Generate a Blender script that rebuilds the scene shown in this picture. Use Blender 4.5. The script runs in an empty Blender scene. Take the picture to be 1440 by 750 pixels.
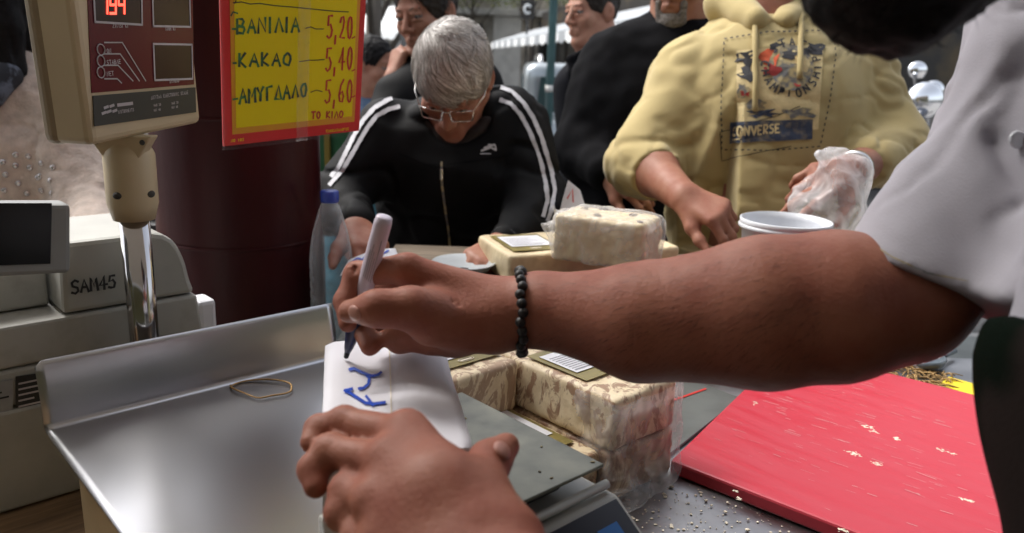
import bpy, bmesh, math, random
import numpy as np
from math import radians, sin, cos, pi
from mathutils import Vector, Matrix
from mathutils.bvhtree import BVHTree
random.seed(7); RNG = np.random.default_rng(7)
SC = bpy.context.scene
COL = SC.collection

# ------------------------------------------------------------------ camera
FPX, CX, CY = 1120.0, 720.0, 375.0
CAM = Vector((0, 0, 1.45)); PITCH = radians(14.5); ROLL = radians(2.0)
FW = Vector((0, cos(PITCH), -sin(PITCH))); U0 = Vector((0, sin(PITCH), cos(PITCH))); R0 = Vector((1, 0, 0))
RT = cos(ROLL) * R0 + sin(ROLL) * U0; UP = -sin(ROLL) * R0 + cos(ROLL) * U0
cd = bpy.data.cameras.new('camera'); cam = bpy.data.objects.new('camera', cd); COL.objects.link(cam)
M3 = Matrix((RT, UP, -FW)).transposed()
cam.matrix_world = Matrix.Translation(CAM) @ M3.to_4x4()
cd.sensor_width = 36; cd.lens = 28; cd.clip_start = 0.01; cd.clip_end = 800
cd.dof.use_dof = True; cd.dof.focus_distance = 0.86; cd.dof.aperture_fstop = 6.3
SC.camera = cam

# ------------------------------------------------------------------ world, sun, exposure (overcast street, stall in shade)
SUN_EL, SUN_AZ = radians(53), radians(-55)      # azimuth measured from +Y towards +X: veiled sun behind the customers on the left
w = bpy.data.worlds.new('World'); SC.world = w; w.use_nodes = True
nt = w.node_tree; nt.nodes.clear()
sky = nt.nodes.new('ShaderNodeTexSky'); sky.sky_type = 'NISHITA'; sky.sun_disc = False
sky.sun_elevation = SUN_EL; sky.sun_rotation = SUN_AZ; sky.air_density = 1.0; sky.dust_density = 4.0
hs = nt.nodes.new('ShaderNodeHueSaturation'); hs.inputs['Saturation'].default_value = 0.35
bg = nt.nodes.new('ShaderNodeBackground'); bg.inputs['Strength'].default_value = 0.15
wo = nt.nodes.new('ShaderNodeOutputWorld')
nt.links.new(sky.outputs[0], hs.inputs['Color']); nt.links.new(hs.outputs[0], bg.inputs[0]); nt.links.new(bg.outputs[0], wo.inputs[0])
sd = bpy.data.lights.new('sun', 'SUN'); sd.energy = 1.5; sd.angle = radians(30); sd.color = (1, .97, .92)
sun = bpy.data.objects.new('sun', sd); COL.objects.link(sun)
sdir = Vector((sin(SUN_AZ) * cos(SUN_EL), cos(SUN_AZ) * cos(SUN_EL), sin(SUN_EL)))
sun.rotation_euler = sdir.to_track_quat('Z', 'Y').to_euler(); sun.location = sdir * 30
SC.view_settings.view_transform = 'Standard'; SC.view_settings.look = 'None'
SC.view_settings.exposure = 1.05; SC.view_settings.gamma = 1; SC.view_settings.use_curve_mapping = False
SC.render.engine = 'CYCLES'
SC.cycles.max_bounces = 7; SC.cycles.transparent_max_bounces = 12; SC.cycles.use_denoising = True
SC.cycles.caustics_reflective = False; SC.cycles.caustics_refractive = False

# ------------------------------------------------------------------ helpers: points
def ray(px, py): return FW + RT * ((px - CX) / FPX) - UP * ((py - CY) / FPX)
def P(px, py, d): return CAM + ray(px, py) * d
def PZ(px, py, z):
    r = ray(px, py); return CAM + r * ((z - CAM.z) / r.z)
PAN_Z, WOOD_Z, STEEL_Z, PLATE_Z = 1.055, 0.92, 0.99, 1.13
O_ = PZ(62, 603, PAN_Z); ANG = radians(43)
AX = Vector((cos(ANG), sin(ANG), 0)); BX = Vector((sin(ANG), -cos(ANG), 0)); ZX = Vector((0, 0, 1))
def AB(a, b, z): return Vector((O_.x, O_.y, 0)) + AX * a + BX * b + ZX * z
def PB(px, py, b):                     # pixel onto the upright plane b = const of the stall frame
    r = ray(px, py); o = AB(0, b, 0); return CAM + r * ((o - CAM).dot(BX) / r.dot(BX))
def toAB(p): q = p - Vector((O_.x, O_.y, 0)); return q.dot(AX), q.dot(BX), p.z

# ------------------------------------------------------------------ helpers: materials
def N(nt, t, **k):
    n = nt.nodes.new(t)
    for a, v in k.items(): setattr(n, a, v)
    return n
def mat(name, col, rough=.55, metal=0, spec=.5, vary=.15, vscale=9, bump=0, bscale=80, bdist=.002, coat=0, sheen=0, sss=0, alpha=1, trans=0, stretch=None, col2=None, lo=.35, hi=.65, detail=4, rvary=0):
    m = bpy.data.materials.new(name); m.use_nodes = True; nt = m.node_tree; L = nt.links.new
    b = nt.nodes['Principled BSDF']
    tc = N(nt, 'ShaderNodeTexCoord'); src = tc.outputs['Object']
    if stretch:
        mp = N(nt, 'ShaderNodeMapping'); mp.inputs['Scale'].default_value = stretch[0:3]
        if len(stretch) > 3: mp.inputs['Rotation'].default_value = (0, 0, stretch[3])
        if len(stretch) > 3:
            mp.inputs['Scale'].default_value = (1, 1, 1); L(src, mp.inputs[0]); m2 = N(nt, 'ShaderNodeMapping'); m2.inputs['Scale'].default_value = stretch[0:3]; L(mp.outputs[0], m2.inputs[0]); src = m2.outputs[0]
        else:
            L(src, mp.inputs[0]); src = mp.outputs[0]
    nz = N(nt, 'ShaderNodeTexNoise'); nz.inputs['Scale'].default_value = vscale; nz.inputs['Detail'].default_value = detail; L(src, nz.inputs['Vector'])
    rp = N(nt, 'ShaderNodeMapRange'); rp.inputs[1].default_value = lo; rp.inputs[2].default_value = hi; L(nz.outputs[0], rp.inputs[0])
    mx = N(nt, 'ShaderNodeMix', data_type='RGBA')
    c = Vector(col)
    c1 = c * (1 - vary) if col2 is None else Vector(col); c2 = c * (1 + vary) if col2 is None else Vector(col2)
    mx.inputs[6].default_value = (*[min(1, x) for x in c1], 1); mx.inputs[7].default_value = (*[min(1, x) for x in c2], 1)
    L(rp.outputs[0], mx.inputs[0]); L(mx.outputs[2], b.inputs['Base Color'])
    b.inputs['Roughness'].default_value = rough; b.inputs['Metallic'].default_value = metal; b.inputs['Specular IOR Level'].default_value = spec
    if rvary:
        r2 = N(nt, 'ShaderNodeMapRange'); r2.inputs[1].default_value = .3; r2.inputs[2].default_value = .7
        r2.inputs[3].default_value = max(.02, rough - rvary); r2.inputs[4].default_value = rough + rvary; L(nz.outputs[0], r2.inputs[0]); L(r2.outputs[0], b.inputs['Roughness'])
    if coat: b.inputs['Coat Weight'].default_value = coat; b.inputs['Coat Roughness'].default_value = .1
    if sheen: b.inputs['Sheen Weight'].default_value = sheen
    if sss: b.inputs['Subsurface Weight'].default_value = sss; b.inputs['Subsurface Radius'].default_value = (.012, .004, .002); b.inputs['Subsurface Scale'].default_value = 1
    if trans: b.inputs['Transmission Weight'].default_value = trans
    if alpha < 1: b.inputs['Alpha'].default_value = alpha
    if bump:
        n2 = N(nt, 'ShaderNodeTexNoise'); n2.inputs['Scale'].default_value = bscale; n2.inputs['Detail'].default_value = 5; L(src, n2.inputs['Vector'])
        bp = N(nt, 'ShaderNodeBump'); bp.inputs['Strength'].default_value = bump; bp.inputs['Distance'].default_value = bdist; L(n2.outputs[0], bp.inputs['Height']); L(bp.outputs[0], b.inputs['Normal'])
    return m
def emis(name, col, s):
    m = bpy.data.materials.new(name); m.use_nodes = True; nt = m.node_tree; b = nt.nodes['Principled BSDF']
    b.inputs['Base Color'].default_value = (*[c * .2 for c in col], 1); b.inputs['Emission Color'].default_value = (*col, 1); b.inputs['Emission Strength'].default_value = s
    return m
def film_mat(name, clear=.72, col=(.9, .9, .92), bump=.8, bscale=40, whiten=.6, edge=.35):
    m = bpy.data.materials.new(name); m.use_nodes = True; nt = m.node_tree; L = nt.links.new
    nt.nodes.clear(); out = N(nt, 'ShaderNodeOutputMaterial')
    tr = N(nt, 'ShaderNodeBsdfTransparent'); pr = N(nt, 'ShaderNodeBsdfPrincipled'); tl = N(nt, 'ShaderNodeBsdfTranslucent'); mx = N(nt, 'ShaderNodeMixShader'); m2 = N(nt, 'ShaderNodeMixShader')
    pr.inputs['Base Color'].default_value = (*col, 1); pr.inputs['Roughness'].default_value = .16; pr.inputs['Specular IOR Level'].default_value = .9
    tl.inputs[0].default_value = (*col, 1)
    tc = N(nt, 'ShaderNodeTexCoord'); nz = N(nt, 'ShaderNodeTexNoise'); nz.inputs['Scale'].default_value = bscale; nz.inputs['Detail'].default_value = 3; nz.inputs['Distortion'].default_value = 1.2
    L(tc.outputs['Object'], nz.inputs['Vector'])
    bp = N(nt, 'ShaderNodeBump'); bp.inputs['Strength'].default_value = bump; bp.inputs['Distance'].default_value = .006; L(nz.outputs[0], bp.inputs['Height']); L(bp.outputs[0], pr.inputs['Normal'])
    rp = N(nt, 'ShaderNodeMapRange'); rp.inputs[1].default_value = .35; rp.inputs[2].default_value = .75; rp.inputs[3].default_value = 1 - clear; rp.inputs[4].default_value = min(1, 1 - clear + whiten); L(nz.outputs[0], rp.inputs[0])
    fr = N(nt, 'ShaderNodeLayerWeight'); fr.inputs[0].default_value = .25
    ad = N(nt, 'ShaderNodeMath', operation='ADD', use_clamp=True); mu = N(nt, 'ShaderNodeMath', operation='MULTIPLY'); mu.inputs[1].default_value = edge
    L(fr.outputs['Facing'], mu.inputs[0]); L(rp.outputs[0], ad.inputs[0]); L(mu.outputs[0], ad.inputs[1])
    m2.inputs[0].default_value = .45; L(pr.outputs[0], m2.inputs[1]); L(tl.outputs[0], m2.inputs[2])
    L(ad.outputs[0], mx.inputs[0]); L(tr.outputs[0], mx.inputs[1]); L(m2.outputs[0], mx.inputs[2]); L(mx.outputs[0], out.inputs[0])
    return m
def halva_mat(name, marble, light=(.72, .58, .38), dark=(.27, .135, .085), scale=9.0, thr=.5, swirl=1.4, soft=.07):
    m = bpy.data.materials.new(name); m.use_nodes = True; nt = m.node_tree; L = nt.links.new; b = nt.nodes['Principled BSDF']
    tc = N(nt, 'ShaderNodeTexCoord')
    mp = N(nt, 'ShaderNodeMapping'); mp.inputs['Scale'].default_value = (1, 1, .55); L(tc.outputs['Object'], mp.inputs[0])
    n1 = N(nt, 'ShaderNodeTexNoise'); n1.inputs['Scale'].default_value = scale; n1.inputs['Detail'].default_value = 6; n1.inputs['Roughness'].default_value = .62; n1.inputs['Distortion'].default_value = swirl; L(mp.outputs[0], n1.inputs['Vector'])
    nf = N(nt, 'ShaderNodeTexNoise'); nf.inputs['Scale'].default_value = 75; nf.inputs['Detail'].default_value = 5; L(tc.outputs['Object'], nf.inputs['Vector'])
    a1 = N(nt, 'ShaderNodeMath', operation='MULTIPLY_ADD'); a1.inputs[1].default_value = .34; L(nf.outputs[0], a1.inputs[0]); L(n1.outputs[0], a1.inputs[2])
    rp = N(nt, 'ShaderNodeMapRange', interpolation_type='SMOOTHSTEP'); rp.inputs[1].default_value = thr + .17 - soft; rp.inputs[2].default_value = thr + .17 + soft; rp.inputs[4].default_value = marble; L(a1.outputs[0], rp.inputs[0])
    mx = N(nt, 'ShaderNodeMix', data_type='RGBA'); mx.inputs[6].default_value = (*light, 1); mx.inputs[7].default_value = (*dark, 1); L(rp.outputs[0], mx.inputs[0])
    m2 = N(nt, 'ShaderNodeMix', data_type='RGBA', blend_type='MULTIPLY'); m2.inputs[0].default_value = .4; L(mx.outputs[2], m2.inputs[6])
    cr = N(nt, 'ShaderNodeValToRGB'); cr.color_ramp.elements[0].position = .3; cr.color_ramp.elements[0].color = (.66, .56, .46, 1); cr.color_ramp.elements[1].position = .6; L(nf.outputs[0], cr.inputs[0]); L(cr.outputs[0], m2.inputs[7])
    L(m2.outputs[2], b.inputs['Base Color']); b.inputs['Roughness'].default_value = .5
    bp = N(nt, 'ShaderNodeBump'); bp.inputs['Strength'].default_value = .5; bp.inputs['Distance'].default_value = .002; L(nf.outputs[0], bp.inputs['Height']); L(bp.outputs[0], b.inputs['Normal'])
    return m

# ------------------------------------------------------------------ helpers: objects
WORLD = {}
def tag(o, label=None, cat=None, group=None, kind=None):
    if label: o['label'] = label
    if cat: o['category'] = cat
    if group: o['group'] = group
    if kind: o['kind'] = kind
    return o
def thing(name, loc, label, cat, group=None):
    o = bpy.data.objects.new(name, None); COL.objects.link(o); o.empty_display_size = .05
    o.location = loc; WORLD[o.name] = Vector(loc); return tag(o, label, cat, group)
def link(name, me, material, parent=None, smooth=True):
    o = bpy.data.objects.new(name, me); COL.objects.link(o)
    if material is not None and not me.materials:
        for m_ in (material if isinstance(material, (list, tuple)) else [material]): me.materials.append(m_)
    if parent is not None:
        w_ = WORLD[parent.name]; me.transform(Matrix.Translation(-w_)); o.parent = parent; WORLD[o.name] = w_
    else: WORLD[o.name] = Vector((0, 0, 0))
    if smooth: me.polygons.foreach_set('use_smooth', [True] * len(me.polygons))
    return o
class MB:
    def __init__(s): s.bm = bmesh.new()
    def _merge(s, b2, M=None, mi=0):
        if M is not None: bmesh.ops.transform(b2, matrix=M, verts=b2.verts)
        for f in b2.faces: f.material_index = mi
        me = bpy.data.meshes.new('t'); b2.to_mesh(me); b2.free(); s.bm.from_mesh(me); bpy.data.meshes.remove(me)
    def box(s, c, size, ax=None, bevel=0, seg=2, mi=0):
        b2 = bmesh.new(); bmesh.ops.create_cube(b2, size=1); bmesh.ops.scale(b2, vec=size, verts=b2.verts)
        if bevel: bmesh.ops.bevel(b2, geom=b2.edges[:], offset=bevel, segments=seg, affect='EDGES', profile=.5)
        M = Matrix.Translation(c)
        if ax is not None:
            M = M @ Matrix((ax[0], ax[1], ax[2])).transposed().to_4x4()
        s._merge(b2, M, mi); return s
    def tube(s, pts, r, n=10, mi=0, closed=False):
        pts = [Vector(p) for p in pts]; rs = r if isinstance(r, (list, tuple)) else [r] * len(pts)
        rings = []; up = None
        for i, p in enumerate(pts):
            t = (pts[(i + 1) % len(pts)] - pts[i - 1]) if (closed or 0 < i < len(pts) - 1) else (pts[1] - pts[0] if i == 0 else pts[-1] - pts[-2])
            t.normalize()
            if up is None: up = t.orthogonal()
            up = (up - t * up.dot(t)); up = up.normalized() if up.length > 1e-6 else t.orthogonal().normalized()
            v = t.cross(up)
            rings.append([s.bm.verts.new(p + (up * cos(2 * pi * k / n) + v * sin(2 * pi * k / n)) * rs[i]) for k in range(n)])
        m_ = len(rings)
        for i in range(m_ if closed else m_ - 1):
            A, B = rings[i], rings[(i + 1) % m_]
            for k in range(n):
                f = s.bm.faces.new((A[k], A[(k + 1) % n], B[(k + 1) % n], B[k])); f.material_index = mi
        if not closed:
            f = s.bm.faces.new(rings[0][::-1]); f.material_index = mi; f = s.bm.faces.new(rings[-1]); f.material_index = mi
        return s
    def lathe(s, prof, c, axis=None, n=32, mi=0, cap=True):
        M = Matrix.Translation(c)
        if axis is not None: M = M @ Vector(axis).to_track_quat('Z', 'Y').to_matrix().to_4x4()
        rings = [[s.bm.verts.new(M @ Vector((r * cos(2 * pi * k / n), r * sin(2 * pi * k / n), z))) for k in range(n)] for r, z in prof]
        for A, B in zip(rings, rings[1:]):
            for k in range(n):
                f = s.bm.faces.new((A[k], A[(k + 1) % n], B[(k + 1) % n], B[k])); f.material_index = mi
        if cap:
            for R_, rev in ((rings[0], True), (rings[-1], False)):
                try:
                    f = s.bm.faces.new(R_[::-1] if rev else R_); f.material_index = mi
                except Exception: pass
        return s
    def prism(s, pts, off, mi=0, bevel=0):
        b2 = bmesh.new(); v = [b2.verts.new(p) for p in pts]; f = b2.faces.new(v)
        r = bmesh.ops.extrude_face_region(b2, geom=[f]); vs = [e for e in r['geom'] if isinstance(e, bmesh.types.BMVert)]
        bmesh.ops.translate(b2, vec=off, verts=vs); bmesh.ops.recalc_face_normals(b2, faces=b2.faces[:])
        if bevel: bmesh.ops.bevel(b2, geom=b2.edges[:], offset=bevel, segments=2, affect='EDGES', profile=.5)
        s._merge(b2, None, mi); return s
    def poly(s, pts, mi=0):
        f = s.bm.faces.new([s.bm.verts.new(Vector(p)) for p in pts]); f.material_index = mi; return s
    def grid(s, fn, nu, nv, mi=0):
        V = [[s.bm.verts.new(fn(i / nu, j / nv)) for j in range(nv + 1)] for i in range(nu + 1)]
        for i in range(nu):
            for j in range(nv):
                f = s.bm.faces.new((V[i][j], V[i + 1][j], V[i + 1][j + 1], V[i][j + 1])); f.material_index = mi
        return s
    def sphere(s, c, r, sc=(1, 1, 1), R=None, seg=20, mi=0):
        b2 = bmesh.new(); bmesh.ops.create_uvsphere(b2, u_segments=seg, v_segments=max(8, seg // 2), radius=r); bmesh.ops.scale(b2, vec=sc, verts=b2.verts)
        M = Matrix.Translation(c)
        if R is not None: M = M @ R.to_4x4()
        s._merge(b2, M, mi); return s
    def build(s, name, material, parent=None, smooth=False, autos=True):
        me = bpy.data.meshes.new(name); bmesh.ops.recalc_face_normals(s.bm, faces=s.bm.faces[:]) if autos else None
        s.bm.to_mesh(me); s.bm.free(); return link(name, me, material, parent, smooth)

# ------------------------------------------------------------------ helpers: stroke lettering
GL = {'A': [[(0, 0), (.5, 1), (1, 0)], [(.2, .38), (.8, .38)]], 'B': [[(0, 0), (.02, 1), (.65, .98), (.8, .78), (.6, .55), (.08, .52)], [(.08, .52), (.8, .46), (.95, .2), (.7, .02), (0, 0)]],
      'N': [[(0, 0), (0, 1), (.9, 0), (.9, 1)]], 'I': [[(.3, 0), (.3, 1)]], 'L': [[(0, 0), (.5, 1), (1, 0)]], 'K': [[(.05, 0), (.05, 1)], [(.8, 1), (.05, .45), (.85, 0)]],
      'O': [[(.5 + .45 * cos(t * pi / 6), .5 + .5 * sin(t * pi / 6)) for t in range(13)]], 'M': [[(0, 0), (.1, 1), (.5, .35), (.9, 1), (1, 0)]], 'Y': [[(0, 1), (.45, .5), (.9, 1)], [(.45, .5), (.4, 0)]],
      'G': [[(.1, 0), (.1, 1), (.85, 1)]], 'D': [[(0, 0), (.5, 1), (1, 0), (0, 0)]], 'T': [[(0, 1), (1, 1)], [(.5, 1), (.5, 0)]], 'S': [[(.9, .9), (.5, 1), (.1, .85), (.2, .6), (.75, .42), (.85, .15), (.45, 0), (.05, .1)]],
      'E': [[(.9, 1), (.05, 1), (.05, 0), (.9, 0)], [(.05, .52), (.75, .52)]], 'C': [[(.9, .85), (.5, 1), (.1, .75), (.05, .4), (.25, .05), (.6, 0), (.9, .15)]], 'H': [[(.05, 0), (.05, 1)], [(.9, 0), (.9, 1)], [(.05, .5), (.9, .5)]],
      'P': [[(.05, 0), (.05, 1), (.7, .98), (.85, .75), (.65, .5), (.05, .48)]], 'R': [[(.05, 0), (.05, 1), (.7, .98), (.85, .75), (.65, .52), (.05, .5), (.9, 0)]], 'V': [[(0, 1), (.5, 0), (1, 1)]], 'X': [[(0, 0), (.9, 1)], [(0, 1), (.9, 0)]],
      'U': [[(.05, 1), (.08, .2), (.45, 0), (.8, .2), (.85, 1)]], 'F': [[(.9, 1), (.05, 1), (.05, 0)], [(.05, .52), (.7, .52)]], 'W': [[(0, 1), (.25, 0), (.5, .7), (.75, 0), (1, 1)]], 'Z': [[(0, 1), (.9, 1), (0, 0), (.9, 0)]],
      '0': [[(.5 + .38 * cos(t * pi / 6), .5 + .5 * sin(t * pi / 6)) for t in range(13)]], '1': [[(.2, .75), (.5, 1), (.5, 0)]], '2': [[(.05, .75), (.2, .97), (.6, 1), (.8, .75), (.65, .5), (.1, .02), (.9, .05)]], '4': [[(.6, 0), (.62, 1), (.0, .35), (.95, .36)]],
      '5': [[(.85, 1), (.2, 1), (.12, .58), (.55, .62), (.85, .38), (.7, .08), (.3, 0), (0, .1)]], '6': [[(.75, 1), (.3, .75), (.08, .35), (.25, .03), (.65, 0), (.85, .28), (.6, .5), (.15, .35)]], '9': [[(.85, .65), (.5, .45), (.15, .7), (.4, 1), (.85, .8), (.8, .3), (.4, 0)]],
      '3': [[(.1, .95), (.6, 1), (.8, .78), (.4, .55), (.85, .3), (.6, 0), (.05, .06)]], '7': [[(0, 1), (.9, 1), (.35, 0)]], '8': [[(.5, .55), (.15, .75), (.5, 1), (.85, .75), (.5, .55), (.1, .25), (.5, 0), (.9, .25), (.5, .55)]], ',': [[(.3, .1), (.15, -.25)]], '.': [[(.25, 0), (.35, .06)]], '-': [[(0, .45), (.7, .48)]], '~': [[(0, .45), (.25, .6), (.5, .4), (1, .5)]], ' ': []}
def ribbon(mb, pts, wd, nrm, mi=0, off=0.0):
    pts = [Vector(p) + nrm * off for p in pts]
    q = [pts[0]]
    for p in pts[1:]:
        if (p - q[-1]).length > 1e-6: q.append(p)
    if len(q) < 2: return
    L_ = []; R_ = []
    for i, p in enumerate(q):
        t = (q[min(i + 1, len(q) - 1)] - q[max(i - 1, 0)])
        if t.length < 1e-7: t = q[i] - q[i - 1]
        t.normalize(); s_ = nrm.cross(t).normalized() * wd / 2
        e = -t * wd * .35 if i == 0 else (t * wd * .35 if i == len(q) - 1 else Vector((0, 0, 0)))
        L_.append(mb.bm.verts.new(p + s_ + e)); R_.append(mb.bm.verts.new(p - s_ + e))
    for i in range(len(q) - 1):
        f = mb.bm.faces.new((L_[i], R_[i], R_[i + 1], L_[i + 1])); f.material_index = mi
def write(mb, text, org, u, v, h, wd, nrm, wid=.62, gap=.25, jit=.04, off=.0006, mi=0):
    x = 0
    for ch in text:
        k = wid * (.5 if ch in 'I,.' else .8 if ch == '-' else 1)
        dy = random.uniform(-jit, jit)
        for st in GL.get(ch, []):
            ribbon(mb, [org + u * ((x + (p[0] + random.uniform(-jit, jit)) * k) * h) + v * ((p[1] + dy + random.uniform(-jit, jit)) * h) for p in st], wd, nrm, mi, off + random.uniform(0, .0001))
        x += k + gap
    return x * h

# ------------------------------------------------------------------ helpers: signed-distance modelling (smooth bodies, clothes, food)
def vnoise(p, sc, seed=0):
    r = np.random.default_rng(seed); G = r.random((24, 24, 24)).astype(np.float32)
    q = p * sc; i = np.floor(q).astype(int); f = q - i; f = f * f * (3 - 2 * f); i %= 24; j = (i + 1) % 24
    o = 0
    for dx in (0, 1):
        for dy in (0, 1):
            for dz in (0, 1):
                wgt = (f[..., 0] if dx else 1 - f[..., 0]) * (f[..., 1] if dy else 1 - f[..., 1]) * (f[..., 2] if dz else 1 - f[..., 2])
                o = o + wgt * G[(j if dx else i)[..., 0], (j if dy else i)[..., 1], (j if dz else i)[..., 2]]
    return o * 2 - 1
class Sdf:
    def __init__(s): s.ops = []
    def cone(s, a, b, ra, rb=None, k=.01, mode='u', flat=None):
        a = np.array(a, float); b = np.array(b, float); rb = ra if rb is None else rb; ba = b - a; bb = max(ba @ ba, 1e-9)
        fl = None if flat is None else (np.array(flat[0], float) / np.linalg.norm(flat[0]), flat[1])
        def fn(X, Y, Z):
            x = X - a[0]; y = Y - a[1]; z = Z - a[2]
            h = np.clip((x * ba[0] + y * ba[1] + z * ba[2]) / bb, 0, 1)
            x = x - h * ba[0]; y = y - h * ba[1]; z = z - h * ba[2]; sc = 1
            if fl:
                n, f = fl; vn = (x * n[0] + y * n[1] + z * n[2]) * (1 / f - 1); x = x + n[0] * vn; y = y + n[1] * vn; z = z + n[2] * vn; sc = .5 + .5 * min(1, f)
            return (np.sqrt(x * x + y * y + z * z) - (ra + h * (rb - ra))) * sc
        m = max(ra, rb) * (max(1, fl[1]) if fl else 1)
        s.ops.append((fn, np.minimum(a, b) - m, np.maximum(a, b) + m, k, mode)); return s
    def chain(s, pts, rs, k=.01, flat=None):
        for i in range(len(pts) - 1): s.cone(pts[i], pts[i + 1], rs[i], rs[i + 1], k, 'u', flat)
        return s
    def ell(s, c, r, R=None, k=.01, mode='u'):
        c = np.array(c, float); r = np.array(r, float); R = np.eye(3) if R is None else np.array(R, float)
        def fn(X, Y, Z):
            x = X - c[0]; y = Y - c[1]; z = Z - c[2]
            l = [R[0, i] * x + R[1, i] * y + R[2, i] * z for i in range(3)]
            k0 = np.sqrt(sum((l[i] / r[i]) ** 2 for i in range(3))); k1 = np.sqrt(sum((l[i] / r[i] ** 2) ** 2 for i in range(3)))
            return k0 * (k0 - 1) / np.maximum(k1, 1e-6)
        m = max(r); s.ops.append((fn, c - m, c + m, k, mode)); return s
    def box(s, c, h, R=None, rad=.005, k=.005, mode='u'):
        c = np.array(c, float); h = np.array(h, float) - rad; R = np.eye(3) if R is None else np.array(R, float)
        def fn(X, Y, Z):
            x = X - c[0]; y = Y - c[1]; z = Z - c[2]
            q = [np.abs(R[0, i] * x + R[1, i] * y + R[2, i] * z) - h[i] for i in range(3)]
            return np.sqrt(sum(np.maximum(t, 0) ** 2 for t in q)) + np.minimum(np.maximum(np.maximum(q[0], q[1]), q[2]), 0) - rad
        m = np.linalg.norm(h) + rad; s.ops.append((fn, c - m, c + m, k, mode)); return s
    def clip(s, o, n, k=.004, region=None):
        o = np.array(o, float); n = np.array(n, float); n = n / np.linalg.norm(n)
        def fn(X, Y, Z): return -((X - o[0]) * n[0] + (Y - o[1]) * n[1] + (Z - o[2]) * n[2])
        lo, hi = region if region else (np.array([-9, -9, -9.]), np.array([9, 9, 9.]))
        s.ops.append((fn, np.array(lo, float), np.array(hi, float), k, 's')); return s
    def field(s, res, lo, hi):
        n = np.maximum(4, np.ceil((hi - lo) / res).astype(int) + 1)
        ax = [lo[i] + res * np.arange(n[i]) for i in range(3)]
        D = np.full(n, .5, np.float32)
        for fn, bl, bh, k, mode in s.ops:
            mg = k + 3 * res
            i0 = np.clip(np.floor((bl - mg - lo) / res).astype(int), 0, n); i1 = np.clip(np.ceil((bh + mg - lo) / res).astype(int) + 1, 0, n)
            if np.any(i1 <= i0): continue
            sl = tuple(slice(i0[i], i1[i]) for i in range(3))
            d = fn(ax[0][sl[0]][:, None, None], ax[1][sl[1]][None, :, None], ax[2][sl[2]][None, None, :]).astype(np.float32)
            A = D[sl]
            if mode == 'u':
                h = np.maximum(k - np.abs(A - d), 0) / max(k, 1e-6); D[sl] = np.minimum(A, d) - h * h * k * .25
            else:
                d = -d; h = np.maximum(k - np.abs(A - d), 0) / max(k, 1e-6); D[sl] = np.maximum(A, d) + h * h * k * .25
        return D, ax
    def verts(s, res, lo=None, hi=None, noise=()):
        u = [o for o in s.ops if o[4] == 'u']
        if lo is None: lo = np.min([o[1] for o in u], 0) - 3 * res
        if hi is None: hi = np.max([o[2] for o in u], 0) + 3 * res
        lo = np.array(lo, float); hi = np.array(hi, float)
        D, ax = s.field(res, lo, hi)
        for nz in noise:                                    # (amplitude, scale, seed, stretch xyz)
            amp, sc, seed = nz[:3]; stv = np.array(nz[3] if len(nz) > 3 else (1, 1, 1), float)
            idx = np.argwhere(np.abs(D) < amp + 3 * res)
            p = lo + idx * res
            wv = vnoise(p * stv, sc, seed)
            if seed >= 1000:                                # creased cloth: sharp valleys, soft swells
                wv = np.abs(wv + .25 * vnoise(p * stv, sc * 2.3, seed + 1)); wv = np.maximum(0, .22 - wv) / .22
            if len(nz) > 4: wv = wv * nz[4](p)
            D[idx[:, 0], idx[:, 1], idx[:, 2]] += amp * wv
        ins = D < 0
        c = np.zeros(np.array(D.shape) - 1, np.int8)
        for dx in (0, 1):
            for dy in (0, 1):
                for dz in (0, 1): c += ins[dx:dx + c.shape[0], dy:dy + c.shape[1], dz:dz + c.shape[2]]
        cells = np.argwhere((c > 0) & (c < 8)); vid = np.full(c.shape, -1, np.int64); vid[tuple(cells.T)] = np.arange(len(cells))
        cn = [(a, b, d) for a in (0, 1) for b in (0, 1) for d in (0, 1)]
        val = {o: D[cells[:, 0] + o[0], cells[:, 1] + o[1], cells[:, 2] + o[2]] for o in cn}
        acc = np.zeros((len(cells), 3)); cnt = np.zeros(len(cells))
        for p0 in cn:
            for axi in range(3):
                if p0[axi]: continue
                p1 = list(p0); p1[axi] = 1; p1 = tuple(p1); a = val[p0]; b = val[p1]; m = (a < 0) != (b < 0)
                t = np.where(m, a / np.where(m, a - b, 1), 0)
                pt = np.array(p0, float)[None, :].repeat(len(cells), 0); pt[:, axi] += t
                acc[m] += pt[m]; cnt[m] += 1
        V = lo + (cells + acc / cnt[:, None]) * res
        F = []
        for axi in range(3):
            o1, o2 = [(1, 2), (2, 0), (0, 1)][axi]
            s0 = [slice(None)] * 3; s1 = [slice(None)] * 3; s0[axi] = slice(0, -1); s1[axi] = slice(1, None)
            ed = np.argwhere(ins[tuple(s0)] != ins[tuple(s1)])
            ed = ed[(ed[:, o1] > 0) & (ed[:, o2] > 0) & (ed[:, o1] < c.shape[o1]) & (ed[:, o2] < c.shape[o2])]
            fl = ins[tuple(s0)][tuple(ed.T)]
            q = []
            for a_, b_ in ((1, 1), (0, 1), (0, 0), (1, 0)):
                e = ed.copy(); e[:, o1] -= a_; e[:, o2] -= b_; q.append(vid[tuple(e.T)])
            q = np.stack(q, 1); q[~fl] = q[~fl][:, ::-1]; F.append(q[(q >= 0).all(1)])
        F = np.concatenate(F) if F else np.zeros((0, 4), int)
        return V, F
SURF = {}
def smooth_vf(V, F, it=1, lam=.5):
    for _ in range(it):
        A = np.zeros_like(V); n = np.zeros(len(V))
        for a, b in ((0, 1), (1, 2), (2, 3), (3, 0)):
            np.add.at(A, F[:, a], V[F[:, b]]); np.add.at(A, F[:, b], V[F[:, a]]); np.add.at(n, F[:, a], 1); np.add.at(n, F[:, b], 1)
        V = V + lam * (A / np.maximum(n, 1)[:, None] - V)
    return V
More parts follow.
